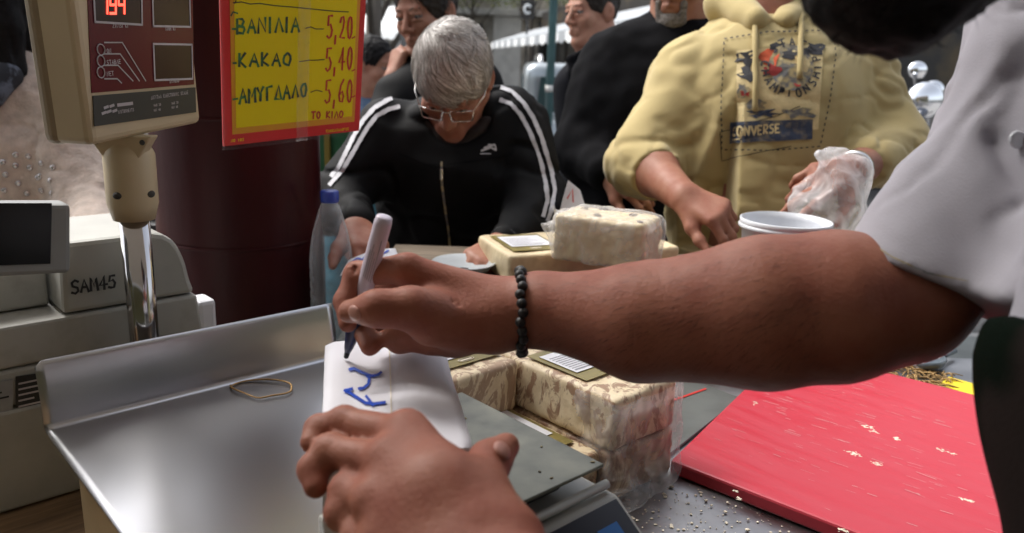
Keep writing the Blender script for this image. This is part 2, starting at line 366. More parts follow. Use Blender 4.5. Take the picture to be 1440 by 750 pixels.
def mesh_vf(name, V, F, material, parent=None, smooth=True):
    me = bpy.data.meshes.new(name); me.vertices.add(len(V)); me.vertices.foreach_set('co', np.ascontiguousarray(V, np.float32).ravel())
    me.loops.add(F.size); me.loops.foreach_set('vertex_index', F.ravel().astype(np.int32)); me.polygons.add(len(F)); me.polygons.foreach_set('loop_start', np.arange(0, F.size, 4, dtype=np.int32))
    me.update(calc_edges=True); me.validate()
    return link(name, me, material, parent, smooth)
def sdf_obj(name, S, res, material, parent=None, noise=(), lo=None, hi=None, sm=1, keep=None):
    V, F = S.verts(res, lo, hi, noise); V = smooth_vf(V, F, sm)
    if keep is not None:
        F = F[keep(V[F].mean(1))]; us = np.unique(F); mp = -np.ones(len(V), int); mp[us] = np.arange(len(us)); V = V[us]; F = mp[F]
    o = mesh_vf(name, V, F, material, parent)
    SURF[o.name] = BVHTree.FromPolygons([tuple(v) for v in V], [tuple(int(i) for i in f) for f in F])
    return o
# marks that lie on a curved surface (stripes, prints, seams): points are cast onto the cloth itself
def cast(px, py, bvh, off=.002):
    h = bvh.ray_cast(CAM, ray(px, py).normalized())
    if h[0] is None: return None
    n = h[1] if h[1].dot(ray(px, py)) < 0 else -h[1]
    return h[0] + n * off
def dens(pts, st=3):
    o = []
    for a, b in zip(pts, pts[1:]):
        n = max(1, int(math.dist(a, b) / st)); o += [(a[0] + (b[0] - a[0]) * t / n, a[1] + (b[1] - a[1]) * t / n) for t in range(n)]
    return o + [pts[-1]]
def mark(mb, pts, wpx, bvh, off=.002, mi=0, wob=0):
    q = dens(pts); rows = []
    for i, p in enumerate(q):
        a = q[max(0, i - 1)]; b = q[min(len(q) - 1, i + 1)]; tx, ty = b[0] - a[0], b[1] - a[1]; l = math.hypot(tx, ty) or 1
        ww = (wpx + random.uniform(-wob, wob)) / 2; nx, ny = -ty / l * ww, tx / l * ww
        r = cast(p[0] + nx, p[1] + ny, bvh, off), cast(p[0] - nx, p[1] - ny, bvh, off)
        rows.append(r if r[0] and r[1] else None)
    prev = None
    for r in rows:
        if r:
            r = (mb.bm.verts.new(r[0]), mb.bm.verts.new(r[1]))
            if prev and (prev[0].co - r[0].co).length < .06:
                f = mb.bm.faces.new((prev[0], prev[1], r[1], r[0])); f.material_index = mi
        prev = r
def patch(mb, q, bvh, nu=12, nv=12, off=.002, mi=0):
    def pt(u, v): return ((q[0][0] * (1 - u) + q[1][0] * u) * (1 - v) + (q[3][0] * (1 - u) + q[2][0] * u) * v, (q[0][1] * (1 - u) + q[1][1] * u) * (1 - v) + (q[3][1] * (1 - u) + q[2][1] * u) * v)
    V = {}
    for i in range(nu + 1):
        for j in range(nv + 1):
            c = cast(*pt(i / nu, j / nv), bvh, off); V[i, j] = mb.bm.verts.new(c) if c else None
    for i in range(nu):
        for j in range(nv):
            vs = [V[i, j], V[i + 1, j], V[i + 1, j + 1], V[i, j + 1]]
            if all(vs): f = mb.bm.faces.new(vs); f.material_index = mi
def blob(mb, c, r, bvh, off=.0025, mi=0, n=10, jag=.25):
    vs = []
    for k in range(n):
        rr = random.uniform(1 - jag, 1 + jag); x = cast(c[0] + r[0] * rr * cos(2 * pi * k / n), c[1] + r[1] * rr * sin(2 * pi * k / n), bvh, off)
        if x: vs.append(mb.bm.verts.new(x))
    m_ = cast(c[0], c[1], bvh, off)
    if m_ and len(vs) == n:
        m_ = mb.bm.verts.new(m_)
        for k in range(n): f = mb.bm.faces.new((m_, vs[k], vs[(k + 1) % n])); f.material_index = mi
def mwrite(mb, text, quad, wpx, bvh, off=.003, mi=0, jit=.03):
    n = len(text); (x0, y0), (x1, y1), (x2, y2), (x3, y3) = quad   # bottom-left, bottom-right, top-right, top-left
    for i, ch in enumerate(text):
        for st in GL.get(ch, []):
            pp = []
            for a, b in st:
                u = (i + .08 + .8 * a) / n + random.uniform(-jit, jit) / n; v = b + random.uniform(-jit, jit)
                pp.append(((x0 * (1 - u) + x1 * u) * (1 - v) + (x3 * (1 - u) + x2 * u) * v, (y0 * (1 - u) + y1 * u) * (1 - v) + (y3 * (1 - u) + y2 * u) * v))
            mark(mb, pp, wpx, bvh, off, mi)
# ------------------------------------------------------------------ helpers: people
def basis(f, up=(0, 0, 1)):
    f = Vector(f).normalized(); x = f.cross(Vector(up)).normalized(); z = x.cross(f).normalized()
    return Matrix((x, f, z)).transposed()                 # columns: right, forward, up
def roll_b(R, ang): return R @ Matrix.Rotation(ang, 3, 'Y')
class Head:
    def __init__(s, S, C, R, sc=1.0, k=.012, neck=None, neck_r=(.056, .062), jaw=1.0, nose=1.0):
        s.C = Vector(C); s.R = R; s.s = sc; T = s.T; Rn = np.array(R); r = lambda *a: np.array(a) * sc
        S.ell(T(0, -.012, .03), r(.076, .096, .086), Rn, k * sc)
        S.ell(T(0, .018, -.03), r(.064, .070, .085), Rn, .02 * sc)
        for e in (-1, 1):
            S.cone(T(e * .05 * jaw, .0, -.055), T(e * .016, .06, -.1), .022 * sc, .017 * sc, .02 * sc)
            S.ell(T(e * .042, .058, -.028), r(.024, .022, .022), Rn, .015 * sc)
        S.ell(T(0, .07, -.1), r(.02, .018, .016), Rn, .015 * sc)
        S.cone(T(-.034, .081, .02), T(.034, .081, .02), .0095 * sc, .0095 * sc, .012 * sc)
        for e in (-1, 1): S.ell(T(e * .032, .094, -.002), r(.018, .014, .011), Rn, .01 * sc, 's')
        S.cone(T(0, .088, .006), T(0, .110 * nose, -.034), .0072 * sc, .0105 * sc, .008 * sc)
        for e in (-1, 1): S.ell(T(e * .0125, .098, -.038), r(.009, .012, .008), Rn, .006 * sc)
        S.cone(T(-.02, .084, -.065), T(0, .0915, -.0635), .006 * sc, .0075 * sc, .006 * sc); S.cone(T(.02, .084, -.065), T(0, .0915, -.0635), .006 * sc, .0075 * sc, .006 * sc)
        S.cone(T(-.017, .084, -.0745), T(.017, .084, -.0745), .0075 * sc, .0075 * sc, .006 * sc)
        S.cone(T(-.024, .094, -.069), T(.024, .094, -.069), .0022 * sc, .0022 * sc, .004 * sc, 's')
        for e in (-1, 1):
            Re = np.array(R @ Matrix.Rotation(e * .35, 3, 'Z'))
            S.ell(T(e * .081, -.012, -.006), r(.010, .022, .034), Re, .006 * sc); S.ell(T(e * .090, -.004, -.002), r(.006, .011, .018), Re, .004 * sc, 's')
        for e in (-1, 1):
            S.cone(T(e * .020, .0868, .006), T(e * .045, .0805, .004), .0066 * sc, .0056 * sc, .003 * sc); S.cone(T(e * .021, .0858, -.0112), T(e * .043, .080, -.0108), .005 * sc, .0045 * sc, .003 * sc)
        if neck is not None: S.cone(T(0, -.02, -.05), neck, neck_r[0] * sc, neck_r[1] * sc, .03 * sc)
    def T(s, x, y, z): return s.C + s.R @ Vector((x, y, z)) * s.s
def eyes(H, parent, iris, lid=0.0):
    for e in (-1, 1):
        mb = MB(); c = H.T(e * .032, .0765, -.002); mb.sphere(c, .0122 * H.s, R=H.R, seg=16)
        mb.sphere(c + H.R @ Vector((0, .0068, -.001)) * H.s, .0066 * H.s, R=H.R, seg=12, mi=1)
        mb.build('eye', [M['eye_white'], iris], parent, True)
def brows(H, parent, m, th=.0021):
    for e in (-1, 1):
        mb = MB(); mb.tube([H.T(e * .016, .0905, .0175), H.T(e * .031, .0888, .0225), H.T(e * .047, .0780, .019)], [th * H.s, th * H.s, th * .4 * H.s], 8); mb.build('eyebrow', m, parent, True)
def strands(mb, H, n, region, flow, length=.05, wdt=.0012, lift=.004, seg=5, rad=(.080, .100, .091), c=(0, -.013, .033), wob=.35, mi=0, clumps=0):
    rad = np.array(rad); c = np.array(c)
    made = 0; tries = 0
    if clumps: CV = RNG.normal(size=(clumps, 3)); CV /= np.linalg.norm(CV, axis=1)[:, None]; CJ = RNG.normal(size=(clumps, 3)); CL = RNG.uniform(.1, 1.6, clumps); CN = RNG.uniform(.6, 1.25, clumps)
    while made < n and tries < n * 12:
        tries += 1
        v = RNG.normal(size=3); v /= np.linalg.norm(v); p = c + v * rad
        if not region(p): continue
        made += 1; L_ = length * RNG.uniform(.6, 1.2); jit = RNG.normal(size=3) * wob; lf = RNG.uniform(.3, 1) * lift
        if clumps: kk = int(np.argmax(CV @ v)); jit = CJ[kk] * wob + jit * .18; lf = lift * (CL[kk] * .75 + RNG.uniform(0, .35)); L_ = length * CN[kk] * RNG.uniform(.85, 1.1)
        pts = []
        for i in range(seg + 1):
            t = i / seg; q = (p - c) / rad; q /= np.linalg.norm(q); nn = q / rad; nn /= np.linalg.norm(nn)
            pts.append((c + q * rad + nn * lf * (math.sin(t * pi * .8) + .1), nn))
            d = np.array(flow(p, RNG)) + jit; d = d - nn * (d @ nn); d /= max(np.linalg.norm(d), 1e-6); p = c + q * rad + d * L_ / seg
        ww = wdt * RNG.uniform(.6, 1.4) * H.s; prev = None
        for i, (q, nn) in enumerate(pts):
            a = pts[min(i + 1, seg)][0] - pts[max(i - 1, 0)][0]; s_ = np.cross(nn, a); s_ /= max(np.linalg.norm(s_), 1e-9)
            wv = ww * (1 - .75 * (i / seg) ** 2)
            r = (mb.bm.verts.new(H.T(*(q + s_ * wv / H.s))), mb.bm.verts.new(H.T(*(q - s_ * wv / H.s))))
            if prev: f = mb.bm.faces.new((prev[0], prev[1], r[1], r[0])); f.material_index = mi
            prev = r
def hair_cap(name, H, material, parent, front=.062, side=-.03, back=-.07, puff=1.0, res=.004, noise=.004, strand=0, flow=None, smat=None, length=.05, extra=None, wd=.0012, lift=.004):
    S = Sdf(); Rn = np.array(H.R); s = H.s
    S.ell(H.T(0, -.013, .033), np.array((.081, .101, .092)) * s * puff, Rn, .01)
    if extra: extra(S)
    S.ell(H.T(0, .108, front - .078), np.array((.072, .085, .088)) * s, Rn, .01, 's')        # face opening
    for e in (-1, 1): S.ell(H.T(e * .085, .03, side - .045), np.array((.03, .062, .055)) * s, Rn, .008, 's')   # round the ears
    S.clip(H.T(0, 0, back), H.R @ Vector((0, .25, -1)), .01)
    o = sdf_obj(name, S, res, material, parent, noise=[(noise, 70, 3), (noise * .6, 160, 5)])
    if strand:
        mb = MB()
        reg = lambda p: (p[2] > front - .005 + max(0, -(p[1] - .02)) * -1.6 if p[1] > .02 else p[2] > (side if p[1] > -.05 else back + .01)) and p[2] > back
        strands(mb, H, strand, reg, flow or (lambda p, r: (p[0] * .6, p[1] - (-.05), p[2] * .1 - .02)), length, wd, lift, rad=np.array((.081, .101, .092)) * puff)
        mb.build('hair_strands', smat or material, o, True, autos=False)
    return o
def finger(S, pts, rs, k=.005):
    S.chain(pts, rs, k)
    for i in range(1, len(pts) - 1): S.ell(pts[i], [rs[i] * 1.04] * 3, None, .003)
def rotv(v, axis, a): return Matrix.Rotation(a, 3, axis) @ v
def hand(S, wrist, d, n, thumb_side, sc=1.0, curl=(.5, .6, .7, .8), spread=.08, thumb=(.5, .3), k=.008):
    """palm, four fingers and thumb; d towards the fingers, n out of the back of the hand, thumb_side +-1 along d x n"""
    d = Vector(d).normalized(); n = Vector(n); n = (n - d * n.dot(d)).normalized(); s_ = d.cross(n) * thumb_side; w_ = Vector(wrist)
    tips = []
    for i, (o, L0, ln, r) in enumerate(((.030, .088, (.043, .025, .021), .0088), (.010, .092, (.047, .029, .022), .0090), (-.010, .087, (.043, .027, .021), .0085), (-.028, .078, (.034, .02, .019), .0075))):
        mcp = w_ + (d * L0 + s_ * o) * sc
        S.cone(w_ + s_ * o * .55 * sc + d * .01 * sc, mcp, .0165 * sc, .0115 * sc, .016 * sc)
        ax = d.cross(n).normalized(); dd = (d + s_ * spread * (1.5 - i)).normalized(); pts = [mcp]; a = curl[i]
        for j, l in enumerate(ln):
            dd2 = rotv(d, ax, 0); ang = -(a * (1.0, 2.1, 2.8)[j]); dd2 = (dd * cos(ang) + n * sin(ang)).normalized(); pts.append(pts[-1] + dd2 * l * sc)
        finger(S, pts, [r * 1.12 * sc, r * 1.02 * sc, r * .92 * sc, r * .72 * sc]); tips.append(pts[-1])
    cm = w_ + (d * .022 + s_ * .024 - n * .006) * sc; t1 = (d * .75 + s_ * thumb[0] - n * thumb[1]).normalized(); mp = cm + t1 * .044 * sc; t2 = (t1 + d * .25).normalized()
    ip = mp + t2 * .033 * sc; tp = ip + (t2 - s_ * .15).normalized() * .026 * sc
    S.cone(w_ + d * .012 * sc, mp, .017 * sc, .0135 * sc, .016 * sc); finger(S, [cm, mp, ip, tp], [.016 * sc, .0125 * sc, .0108 * sc, .0082 * sc], .008); tips.append(tp)
    return tips
def limb(S, sh, el, wr, r=(.05, .043, .028), k=.03, bulge=1.08):
    sh, el, wr = Vector(sh), Vector(el), Vector(wr); m_ = el.lerp(wr, .3)
    S.cone(sh, el, r[0], r[1], k); S.cone(el, m_, r[1], r[1] * bulge, k); S.cone(m_, wr, r[1] * bulge, r[2], k)
def trousers(parent, hip, m, shoe, width=.19, face=(0, -1), knee=0, r=(.105, .075, .06)):
    hip = Vector(hip); f = Vector((face[0], face[1], 0)).normalized(); s_ = Vector((-f.y, f.x, 0)); S = Sdf()
    S.ell(hip, (.17, .13, .14), np.array(Matrix((s_, f, Vector((0, 0, 1)))).transposed()), .05)
    for e in (-1, 1):
        a = hip + s_ * e * .085 - Vector((0, 0, .04)); kn = Vector((hip.x, hip.y, 0)) + s_ * e * .11 + f * (.03 + knee) + Vector((0, 0, .5)); an = Vector((hip.x, hip.y, 0)) + s_ * e * .12 + Vector((0, 0, .09))
        S.cone(a, kn, r[0], r[1], .04); S.cone(kn, an, r[1], r[2], .03)
    sdf_obj('trousers', S, .012, m, parent, noise=[(.008, 14, 2, (1, 1, 2))])
    for e in (-1, 1):
        S = Sdf(); b = Vector((hip.x, hip.y, 0)) + s_ * e * .12; S.cone(b + Vector((0, 0, .045)) - f * .03, b + f * .17 + Vector((0, 0, .035)), .045, .035, .02); S.cone(b + Vector((0, 0, .05)), b + Vector((0, 0, .1)), .045, .04, .02)
        S.clip(b, (0, 0, -1), .004); sdf_obj('shoe', S, .008, shoe, parent)
def creases(S, c, d, n, w_, k=3, gap=.0022, depth=.0006):
    d = Vector(d).normalized(); n = Vector(n); n = (n - d * n.dot(d)).normalized(); x = d.cross(n)
    for i in range(k):
        o = Vector(c) + d * (i - (k - 1) / 2) * gap; S.cone(o - x * w_ * .7 - n * .0012, o + d * .0006, depth, depth, .0022, 's'); S.cone(o + d * .0006, o + x * w_ * .7 - n * .0012, depth, depth, .0022, 's')
def nail(parent, c, d, n, w_=.0055, l=.0068):
    d = Vector(d).normalized(); n = Vector(n); n = (n - d * n.dot(d)).normalized(); x = d.cross(n)
    MB().sphere(c, 1, (w_, l, .0022), Matrix((x, d, n)).transposed(), 16).build('fingernail', M['nail'], parent, True)

# ------------------------------------------------------------------ materials
M = {}
def skin(name, c):
    m = M[name] = mat(name, (c[0] * 1.14, c[1] * 1.22, c[2] * 1.22), rough=.57, spec=.26, vscale=26, col2=(c[0] * .84, c[1] * .68, c[2] * .66), lo=.3, hi=.72, detail=9, bump=.55, bscale=300, bdist=.0009, sss=.10, rvary=.09)
    nt = m.node_tree; b = nt.nodes['Principled BSDF']; src = b.inputs['Base Color'].links[0].from_socket; tc = nt.nodes.new('ShaderNodeTexCoord')
    vo = nt.nodes.new('ShaderNodeTexVoronoi'); vo.inputs['Scale'].default_value = 85; nt.links.new(tc.outputs['Object'], vo.inputs['Vector']); rp = nt.nodes.new('ShaderNodeMapRange'); rp.inputs[1].default_value = .02; rp.inputs[2].default_value = .12; rp.inputs[3].default_value = .3; rp.inputs[4].default_value = 0; nt.links.new(vo.outputs['Distance'], rp.inputs[0])
    mx = nt.nodes.new('ShaderNodeMix'); mx.data_type = 'RGBA'; mx.inputs[7].default_value = (c[0] * .62, c[1] * .5, c[2] * .48, 1); nt.links.new(rp.outputs[0], mx.inputs[0]); nt.links.new(src, mx.inputs[6]); nt.links.new(mx.outputs[2], b.inputs['Base Color'])
skin('skin_vendor', (.275, .103, .066)); skin('skin_old', (.33, .15, .10)); skin('skin_fair', (.40, .205, .14)); skin('skin_tan', (.30, .145, .095)); skin('skin_hoodie', (.30, .135, .09))
M['nail'] = mat('nail', (.40, .19, .145), rough=.42, vary=.06)
M['eye_white'] = mat('eye_white', (.17, .15, .14), rough=.45, vary=.05); M['iris_dark'] = mat('iris_dark', (.03, .02, .015), rough=.1)
M['hair_black'] = mat('hair_black', (.006, .005, .005), rough=.6, spec=.15, vary=.4, vscale=90, bump=.4, bscale=300)
M['brow_dark'] = mat('brow_dark', (.075, .045, .032), rough=.8, vary=.3, vscale=200)
M['hair_dark'] = mat('hair_dark', (.018, .013, .010), rough=.5, spec=.35, vary=.4, vscale=120, bump=.4, bscale=300)
M['hair_grey'] = mat('hair_grey', (.17, .15, .13), rough=.55, vscale=26, col2=(.34, .31, .28), bump=.4, bscale=220)
M['hair_grey_strand'] = mat('hair_grey_strand', (.33, .285, .245), rough=.45)
mh = M['hair_grey_strand'].node_tree; gi = mh.nodes.new('ShaderNodeNewGeometry'); cr_ = mh.nodes.new('ShaderNodeValToRGB'); cr_.color_ramp.elements[0].color = (.19, .165, .14, 1); cr_.color_ramp.elements[1].color = (.78, .74, .70, 1); cr_.color_ramp.elements.new(.5).color = (.36, .32, .285, 1)
mh.links.new(gi.outputs['Random Per Island'], cr_.inputs[0]); mh.links.new(cr_.outputs[0], mh.nodes['Principled BSDF'].inputs['Base Color'])
M['goatee_grey'] = mat('goatee_grey', (.08, .065, .055), rough=.8, vscale=160, col2=(.2, .18, .16), bump=.6, bscale=300)
M['jacket_black'] = mat('jacket_black', (.0045, .0045, .005), rough=.7, spec=.12, vary=.3, vscale=14, bump=.25, bscale=700, bdist=.0006)
M['coat_black'] = mat('coat_black', (.004, .004, .005), rough=.9, spec=.08, vary=.3, vscale=20, bump=.4, bscale=500, bdist=.001)
M['coat_navy'] = mat('coat_navy', (.005, .0055, .008), rough=.85, spec=.1, vary=.3, vscale=20, bump=.3, bscale=500, bdist=.001)
M['stripe_white'] = mat('stripe_white', (.50, .50, .53), rough=.7, vary=.08, vscale=60)
M['collar_brown'] = mat('collar_brown', (.018, .012, .011), rough=.9, vary=.25, vscale=60)
M['hoodie'] = mat('hoodie', (.44, .35, .165), rough=.9, spec=.15, vary=.09, vscale=7, bump=.5, bscale=650, bdist=.0008, sheen=.2)
M['print_black'] = mat('print_black', (.03, .03, .035), rough=.8, vary=.3, vscale=90); M['print_grey'] = mat('print_grey', (.13, .13, .13), rough=.8, vscale=70, col2=(.42, .34, .17), lo=.4, hi=.6)
M['print_navy'] = mat('print_navy', (.035, .05, .09), rough=.8, vscale=80, col2=(.20, .17, .12), lo=.45, hi=.75)
M['print_orange'] = mat('print_orange', (.58, .10, .035), rough=.8, vary=.2, vscale=60); M['print_red'] = mat('print_red', (.35, .035, .03), rough=.8, vary=.2, vscale=60)
M['print_cream'] = mat('print_cream', (.62, .50, .26), rough=.85, vary=.1, vscale=60)
M['shirt_white'] = mat('shirt_white', (.36, .345, .38), rough=.95, spec=.1, vary=.06, vscale=5, bump=.5, bscale=800, bdist=.0006, sss=0)
M['apron_camo'] = mat('apron_camo', (.003, .006, .0035), rough=.95, spec=.03, vscale=8, col2=(.019, .014, .0125), lo=.44, hi=.56, bump=.3, bscale=500, detail=2)
M['denim'] = mat('denim', (.05, .09, .16), rough=.85, vary=.2, vscale=30, bump=.3, bscale=600); M['jeans_teal'] = mat('jeans_teal', (.04, .13, .17), rough=.85, vary=.2, vscale=30)
M['trouser_dark'] = mat('trouser_dark', (.02, .02, .024), rough=.85); M['shoe_dark'] = mat('shoe_dark', (.015, .013, .012), rough=.45)
M['fleece'] = mat('fleece', (.56, .46, .39), rough=1, spec=.1, vary=.14, vscale=40, bump=.7, bscale=170, bdist=.004, sheen=.4)
M['stud'] = mat('stud', (.5, .47, .46), rough=.22, metal=1); M['scarf'] = mat('scarf', (.02, .022, .028), rough=.9, vscale=40, col2=(.12, .14, .18), lo=.5, hi=.62)
M['silver'] = mat('silver', (.7, .68, .66), rough=.2, metal=1, vary=.05); M['lens'] = film_mat('lens', .93, bump=0, whiten=.05)
M['shirt_light'] = mat('shirt_light', (.5, .52, .56), rough=.85); M['phone_black'] = mat('phone_black', (.01, .01, .012), rough=.2)
M['bead_black'] = mat('bead_black', (.007, .006, .006), rough=.5, vary=.3, vscale=100)
M['steel'] = mat('steel', (.52, .525, .55), rough=.28, metal=1, vary=.05, vscale=6, lo=.2, hi=.8, bump=.035, bscale=10, bdist=.004, detail=3)
M['steel_table'] = mat('steel_table', (.40, .40, .41), rough=.36, metal=1, vary=.14, vscale=12, bump=.12, bscale=60, rvary=.1)
M['steel_plate'] = mat('steel_plate', (.16, .155, .125), rough=.36, metal=1, vary=.35, vscale=22, bump=.1, bscale=50, rvary=.1)
M['plate_dark'] = mat('plate_dark', (.20, .215, .205), rough=.4, metal=.6, vary=.15, vscale=15, bump=.1, bscale=50)
M['chrome'] = mat('chrome', (.55, .54, .55), rough=.12, metal=1, vary=.06)
M['beige'] = mat('beige', (.56, .46, .30), rough=.42, vary=.06, vscale=12, bump=.15, bscale=500, bdist=.0005)
M['beige_shaded'] = mat('beige_shaded', (.30, .235, .15), rough=.45, vary=.07, vscale=12, bump=.15, bscale=500, bdist=.0005)  # darker copy of beige: shade on the head's side put into the colour
M['register'] = mat('register', (.43, .43, .40), rough=.42, vary=.09, vscale=14, bump=.12, bscale=400, bdist=.0005)
M['register_dirt'] = mat('register_dirt', (.42, .415, .385), rough=.5, vscale=40, col2=(.33, .315, .28), lo=.5, hi=.8)
M['register_grey'] = mat('register_grey', (.26, .27, .275), rough=.5, vary=.08); M['label_grey'] = mat('label_grey', (.33, .34, .35), rough=.5, vary=.1, vscale=60); M['label_black'] = mat('label_black', (.02, .02, .022), rough=.4)
M['groove'] = mat('groove', (.05, .048, .043), rough=.8); M['screen_black'] = mat('screen_black', (.004, .004, .005), rough=.18, spec=.3)
M['ink_black'] = mat('ink_black', (.018, .018, .02), rough=.5); M['display_red'] = mat('display_red', (.12, .006, .016), rough=.22, spec=.4, vary=.1); M['display_dark'] = mat('display_dark', (.025, .003, .006), rough=.2)
M['panel_black'] = mat('panel_black', (.028, .032, .032), rough=.35); M['ink_pale'] = mat('ink_pale', (.55, .52, .55), rough=.6)
M['led'] = emis('led', (1, .06, .035), 2.2)
M['pillar'] = mat('pillar', (.030, .0022, .004), rough=.42, spec=.22, vary=.3, vscale=6, bump=.35, bscale=10, bdist=.01, stretch=(1, 1, .3))
M['sign_yellow'] = mat('sign_yellow', (.97, .83, .006), rough=.5, spec=.2, vary=.03); M['sign_orange'] = mat('sign_orange', (.82, .40, .02), rough=.35, vary=.03); M['sign_red'] = mat('sign_red', (.72, .022, .025), rough=.3, vary=.05)
M['ink_green'] = mat('ink_green', (.05, .24, .06), rough=.5, vscale=60, col2=(.012, .05, .035), lo=.42, hi=.58); M['ink_red'] = mat('ink_red', (.62, .03, .02), rough=.5, vary=.1); M['ink_blue'] = mat('ink_blue', (.012, .07, .50), rough=.45, vary=.15, vscale=80)
M['tape'] = film_mat('tape', .86, bump=.2, whiten=.08)
M['pet'] = film_mat('pet', .94, (.85, .9, .95), bump=.3, bscale=30, whiten=.08, edge=.6); M['cap_blue'] = mat('cap_blue', (.03, .07, .42), rough=.35)
M['film'] = film_mat('film', .93, whiten=.36, bscale=24); M['bag'] = film_mat('bag', .84, (.9, .9, .92), whiten=.4, bscale=24)
M['halva_cream'] = halva_mat('halva_cream', .16, light=(.74, .62, .40)); M['halva_marble'] = halva_mat('halva_marble', .85, light=(.80, .68, .47), dark=(.28, .145, .085), scale=38, thr=.53, soft=.06, swirl=2.2); M['halva_brown'] = halva_mat('halva_brown', .92, light=(.76, .62, .42), dark=(.24, .12, .07), scale=32, thr=.46, soft=.12, swirl=1.8)
M['halva_swirl'] = halva_mat('halva_swirl', .75, light=(.78, .66, .46), dark=(.33, .19, .12), scale=20, thr=.5, soft=.035, swirl=4.5)
M['almond'] = mat('almond', (.085, .05, .032), rough=.5, vary=.2, vscale=90)
M['label_olive'] = mat('label_olive', (.22, .175, .05), rough=.38, vary=.15, vscale=40); M['paper'] = mat('paper', (.70, .70, .74), rough=.8, vary=.03, vscale=14, bump=.12, bscale=40, bdist=.002); M['print_text'] = mat('print_text', (.24, .24, .27), rough=.8)
M['paper_wrap'] = mat('paper_wrap', (.72, .71, .76), rough=.75, vary=.04, vscale=9, bump=.3, bscale=16, bdist=.003)
M['board_red'] = mat('board_red', (.54, .030, .052), rough=.42, vscale=9, col2=(.53, .048, .072), bump=.2, bscale=40, bdist=.001, stretch=(1, 7, 1, radians(47)), rvary=.08); M['board_edge'] = mat('board_edge', (.60, .012, .022), rough=.4, vary=.08)
M['scratch'] = mat('scratch', (.72, .42, .42), rough=.8, vary=.1); M['crumb'] = mat('crumb', (.78, .70, .56), rough=.8, vary=.15, vscale=60)
M['rubber'] = mat('rubber', (.50, .30, .11), rough=.5, vary=.1); M['pen_white'] = mat('pen_white', (.60, .54, .64), rough=.28, vary=.04); M['pen_blue'] = mat('pen_blue', (.006, .009, .055), rough=.35); M['pen_tip'] = mat('pen_tip', (.006, .006, .012), rough=.6)
M['key_black'] = mat('key_black', (.012, .014, .024), rough=.3); M['key_blue'] = mat('key_blue', (.012, .15, .48), rough=.4, vary=.08); M['scale_grey'] = mat('scale_grey', (.36, .36, .33), rough=.45); M['black_plastic'] = mat('black_plastic', (.015, .015, .016), rough=.5)
M['wood'] = mat('wood', (.16, .095, .05), rough=.65, vscale=10, col2=(.30, .19, .10), stretch=(1, 9, 6, -ANG), bump=.4, bscale=20); M['crate_wood'] = mat('crate_wood', (.10, .075, .05), rough=.7, vscale=10, col2=(.19, .145, .10), stretch=(1, 9, 9))
M['tub'] = mat('tub', (.62, .64, .68), rough=.3, vary=.03, sss=.0); M['bowl_grey'] = mat('bowl_grey', (.45, .48, .50), rough=.3)
M['yellow_card'] = mat('yellow_card', (.78, .62, .02), rough=.5); M['straw'] = mat('straw', (.42, .27, .11), rough=.8, vary=.3, vscale=40); M['plastic_grey'] = mat('plastic_grey', (.12, .15, .18), rough=.25)
M['asphalt'] = mat('asphalt', (.05, .05, .052), rough=.9, vary=.2, vscale=3, bump=.4, bscale=60); M['paving'] = mat('paving', (.26, .25, .24), rough=.85, vary=.15, vscale=4, bump=.3, bscale=30); M['kerb'] = mat('kerb', (.34, .33, .32), rough=.8); M['paint_white'] = mat('paint_white', (.7, .7, .7), rough=.8)
M['stone_pale'] = mat('stone_pale', (.62, .61, .58), rough=.8, vary=.12, vscale=2, bump=.2, bscale=20); M['stone_white'] = mat('stone_white', (.88, .89, .9), rough=.7, vary=.05); M['stone_brown'] = mat('stone_brown', (.42, .385, .33), rough=.8, vary=.25, vscale=2)
M['glass_dark'] = mat('glass_dark', (.012, .014, .015), rough=.08, spec=.6); M['shop_dark'] = mat('shop_dark', (.02, .017, .015), rough=.5, vscale=2, col2=(.08, .055, .025), lo=.5, hi=.7); M['frame_dark'] = mat('frame_dark', (.05, .05, .052), rough=.5)
M['awning'] = mat('awning', (.34, .36, .38), rough=.8, vary=.08); M['awning_white'] = mat('awning_white', (.82, .84, .84), rough=.8, vary=.04); M['awning_green'] = mat('awning_green', (.10, .16, .15), rough=.8)
M['pole_green'] = mat('pole_green', (.07, .145, .15), rough=.5, vary=.12); M['leaf'] = mat('leaf', (.12, .15, .045), rough=.6, vscale=3, col2=(.30, .31, .13)); M['bark'] = mat('bark', (.10, .085, .07), rough=.9, bump=.5, bscale=20)
M['car_silver'] = mat('car_silver', (.36, .40, .42), rough=.25, metal=.5, vary=.04, coat=.6); M['car_glass'] = mat('car_glass', (.05, .085, .085), rough=.05, spec=.8); M['tyre'] = mat('tyre', (.015, .015, .015), rough=.85); M['lamp_red'] = mat('lamp_red', (.35, .012, .01), rough=.2); M['number_plate'] = mat('number_plate', (.7, .7, .66), rough=.5)
M['moto_dark'] = mat('moto_dark', (.012, .018, .035), rough=.25, coat=.5); M['mirror'] = mat('mirror', (.85, .87, .9), rough=.06, metal=1, vary=.02)
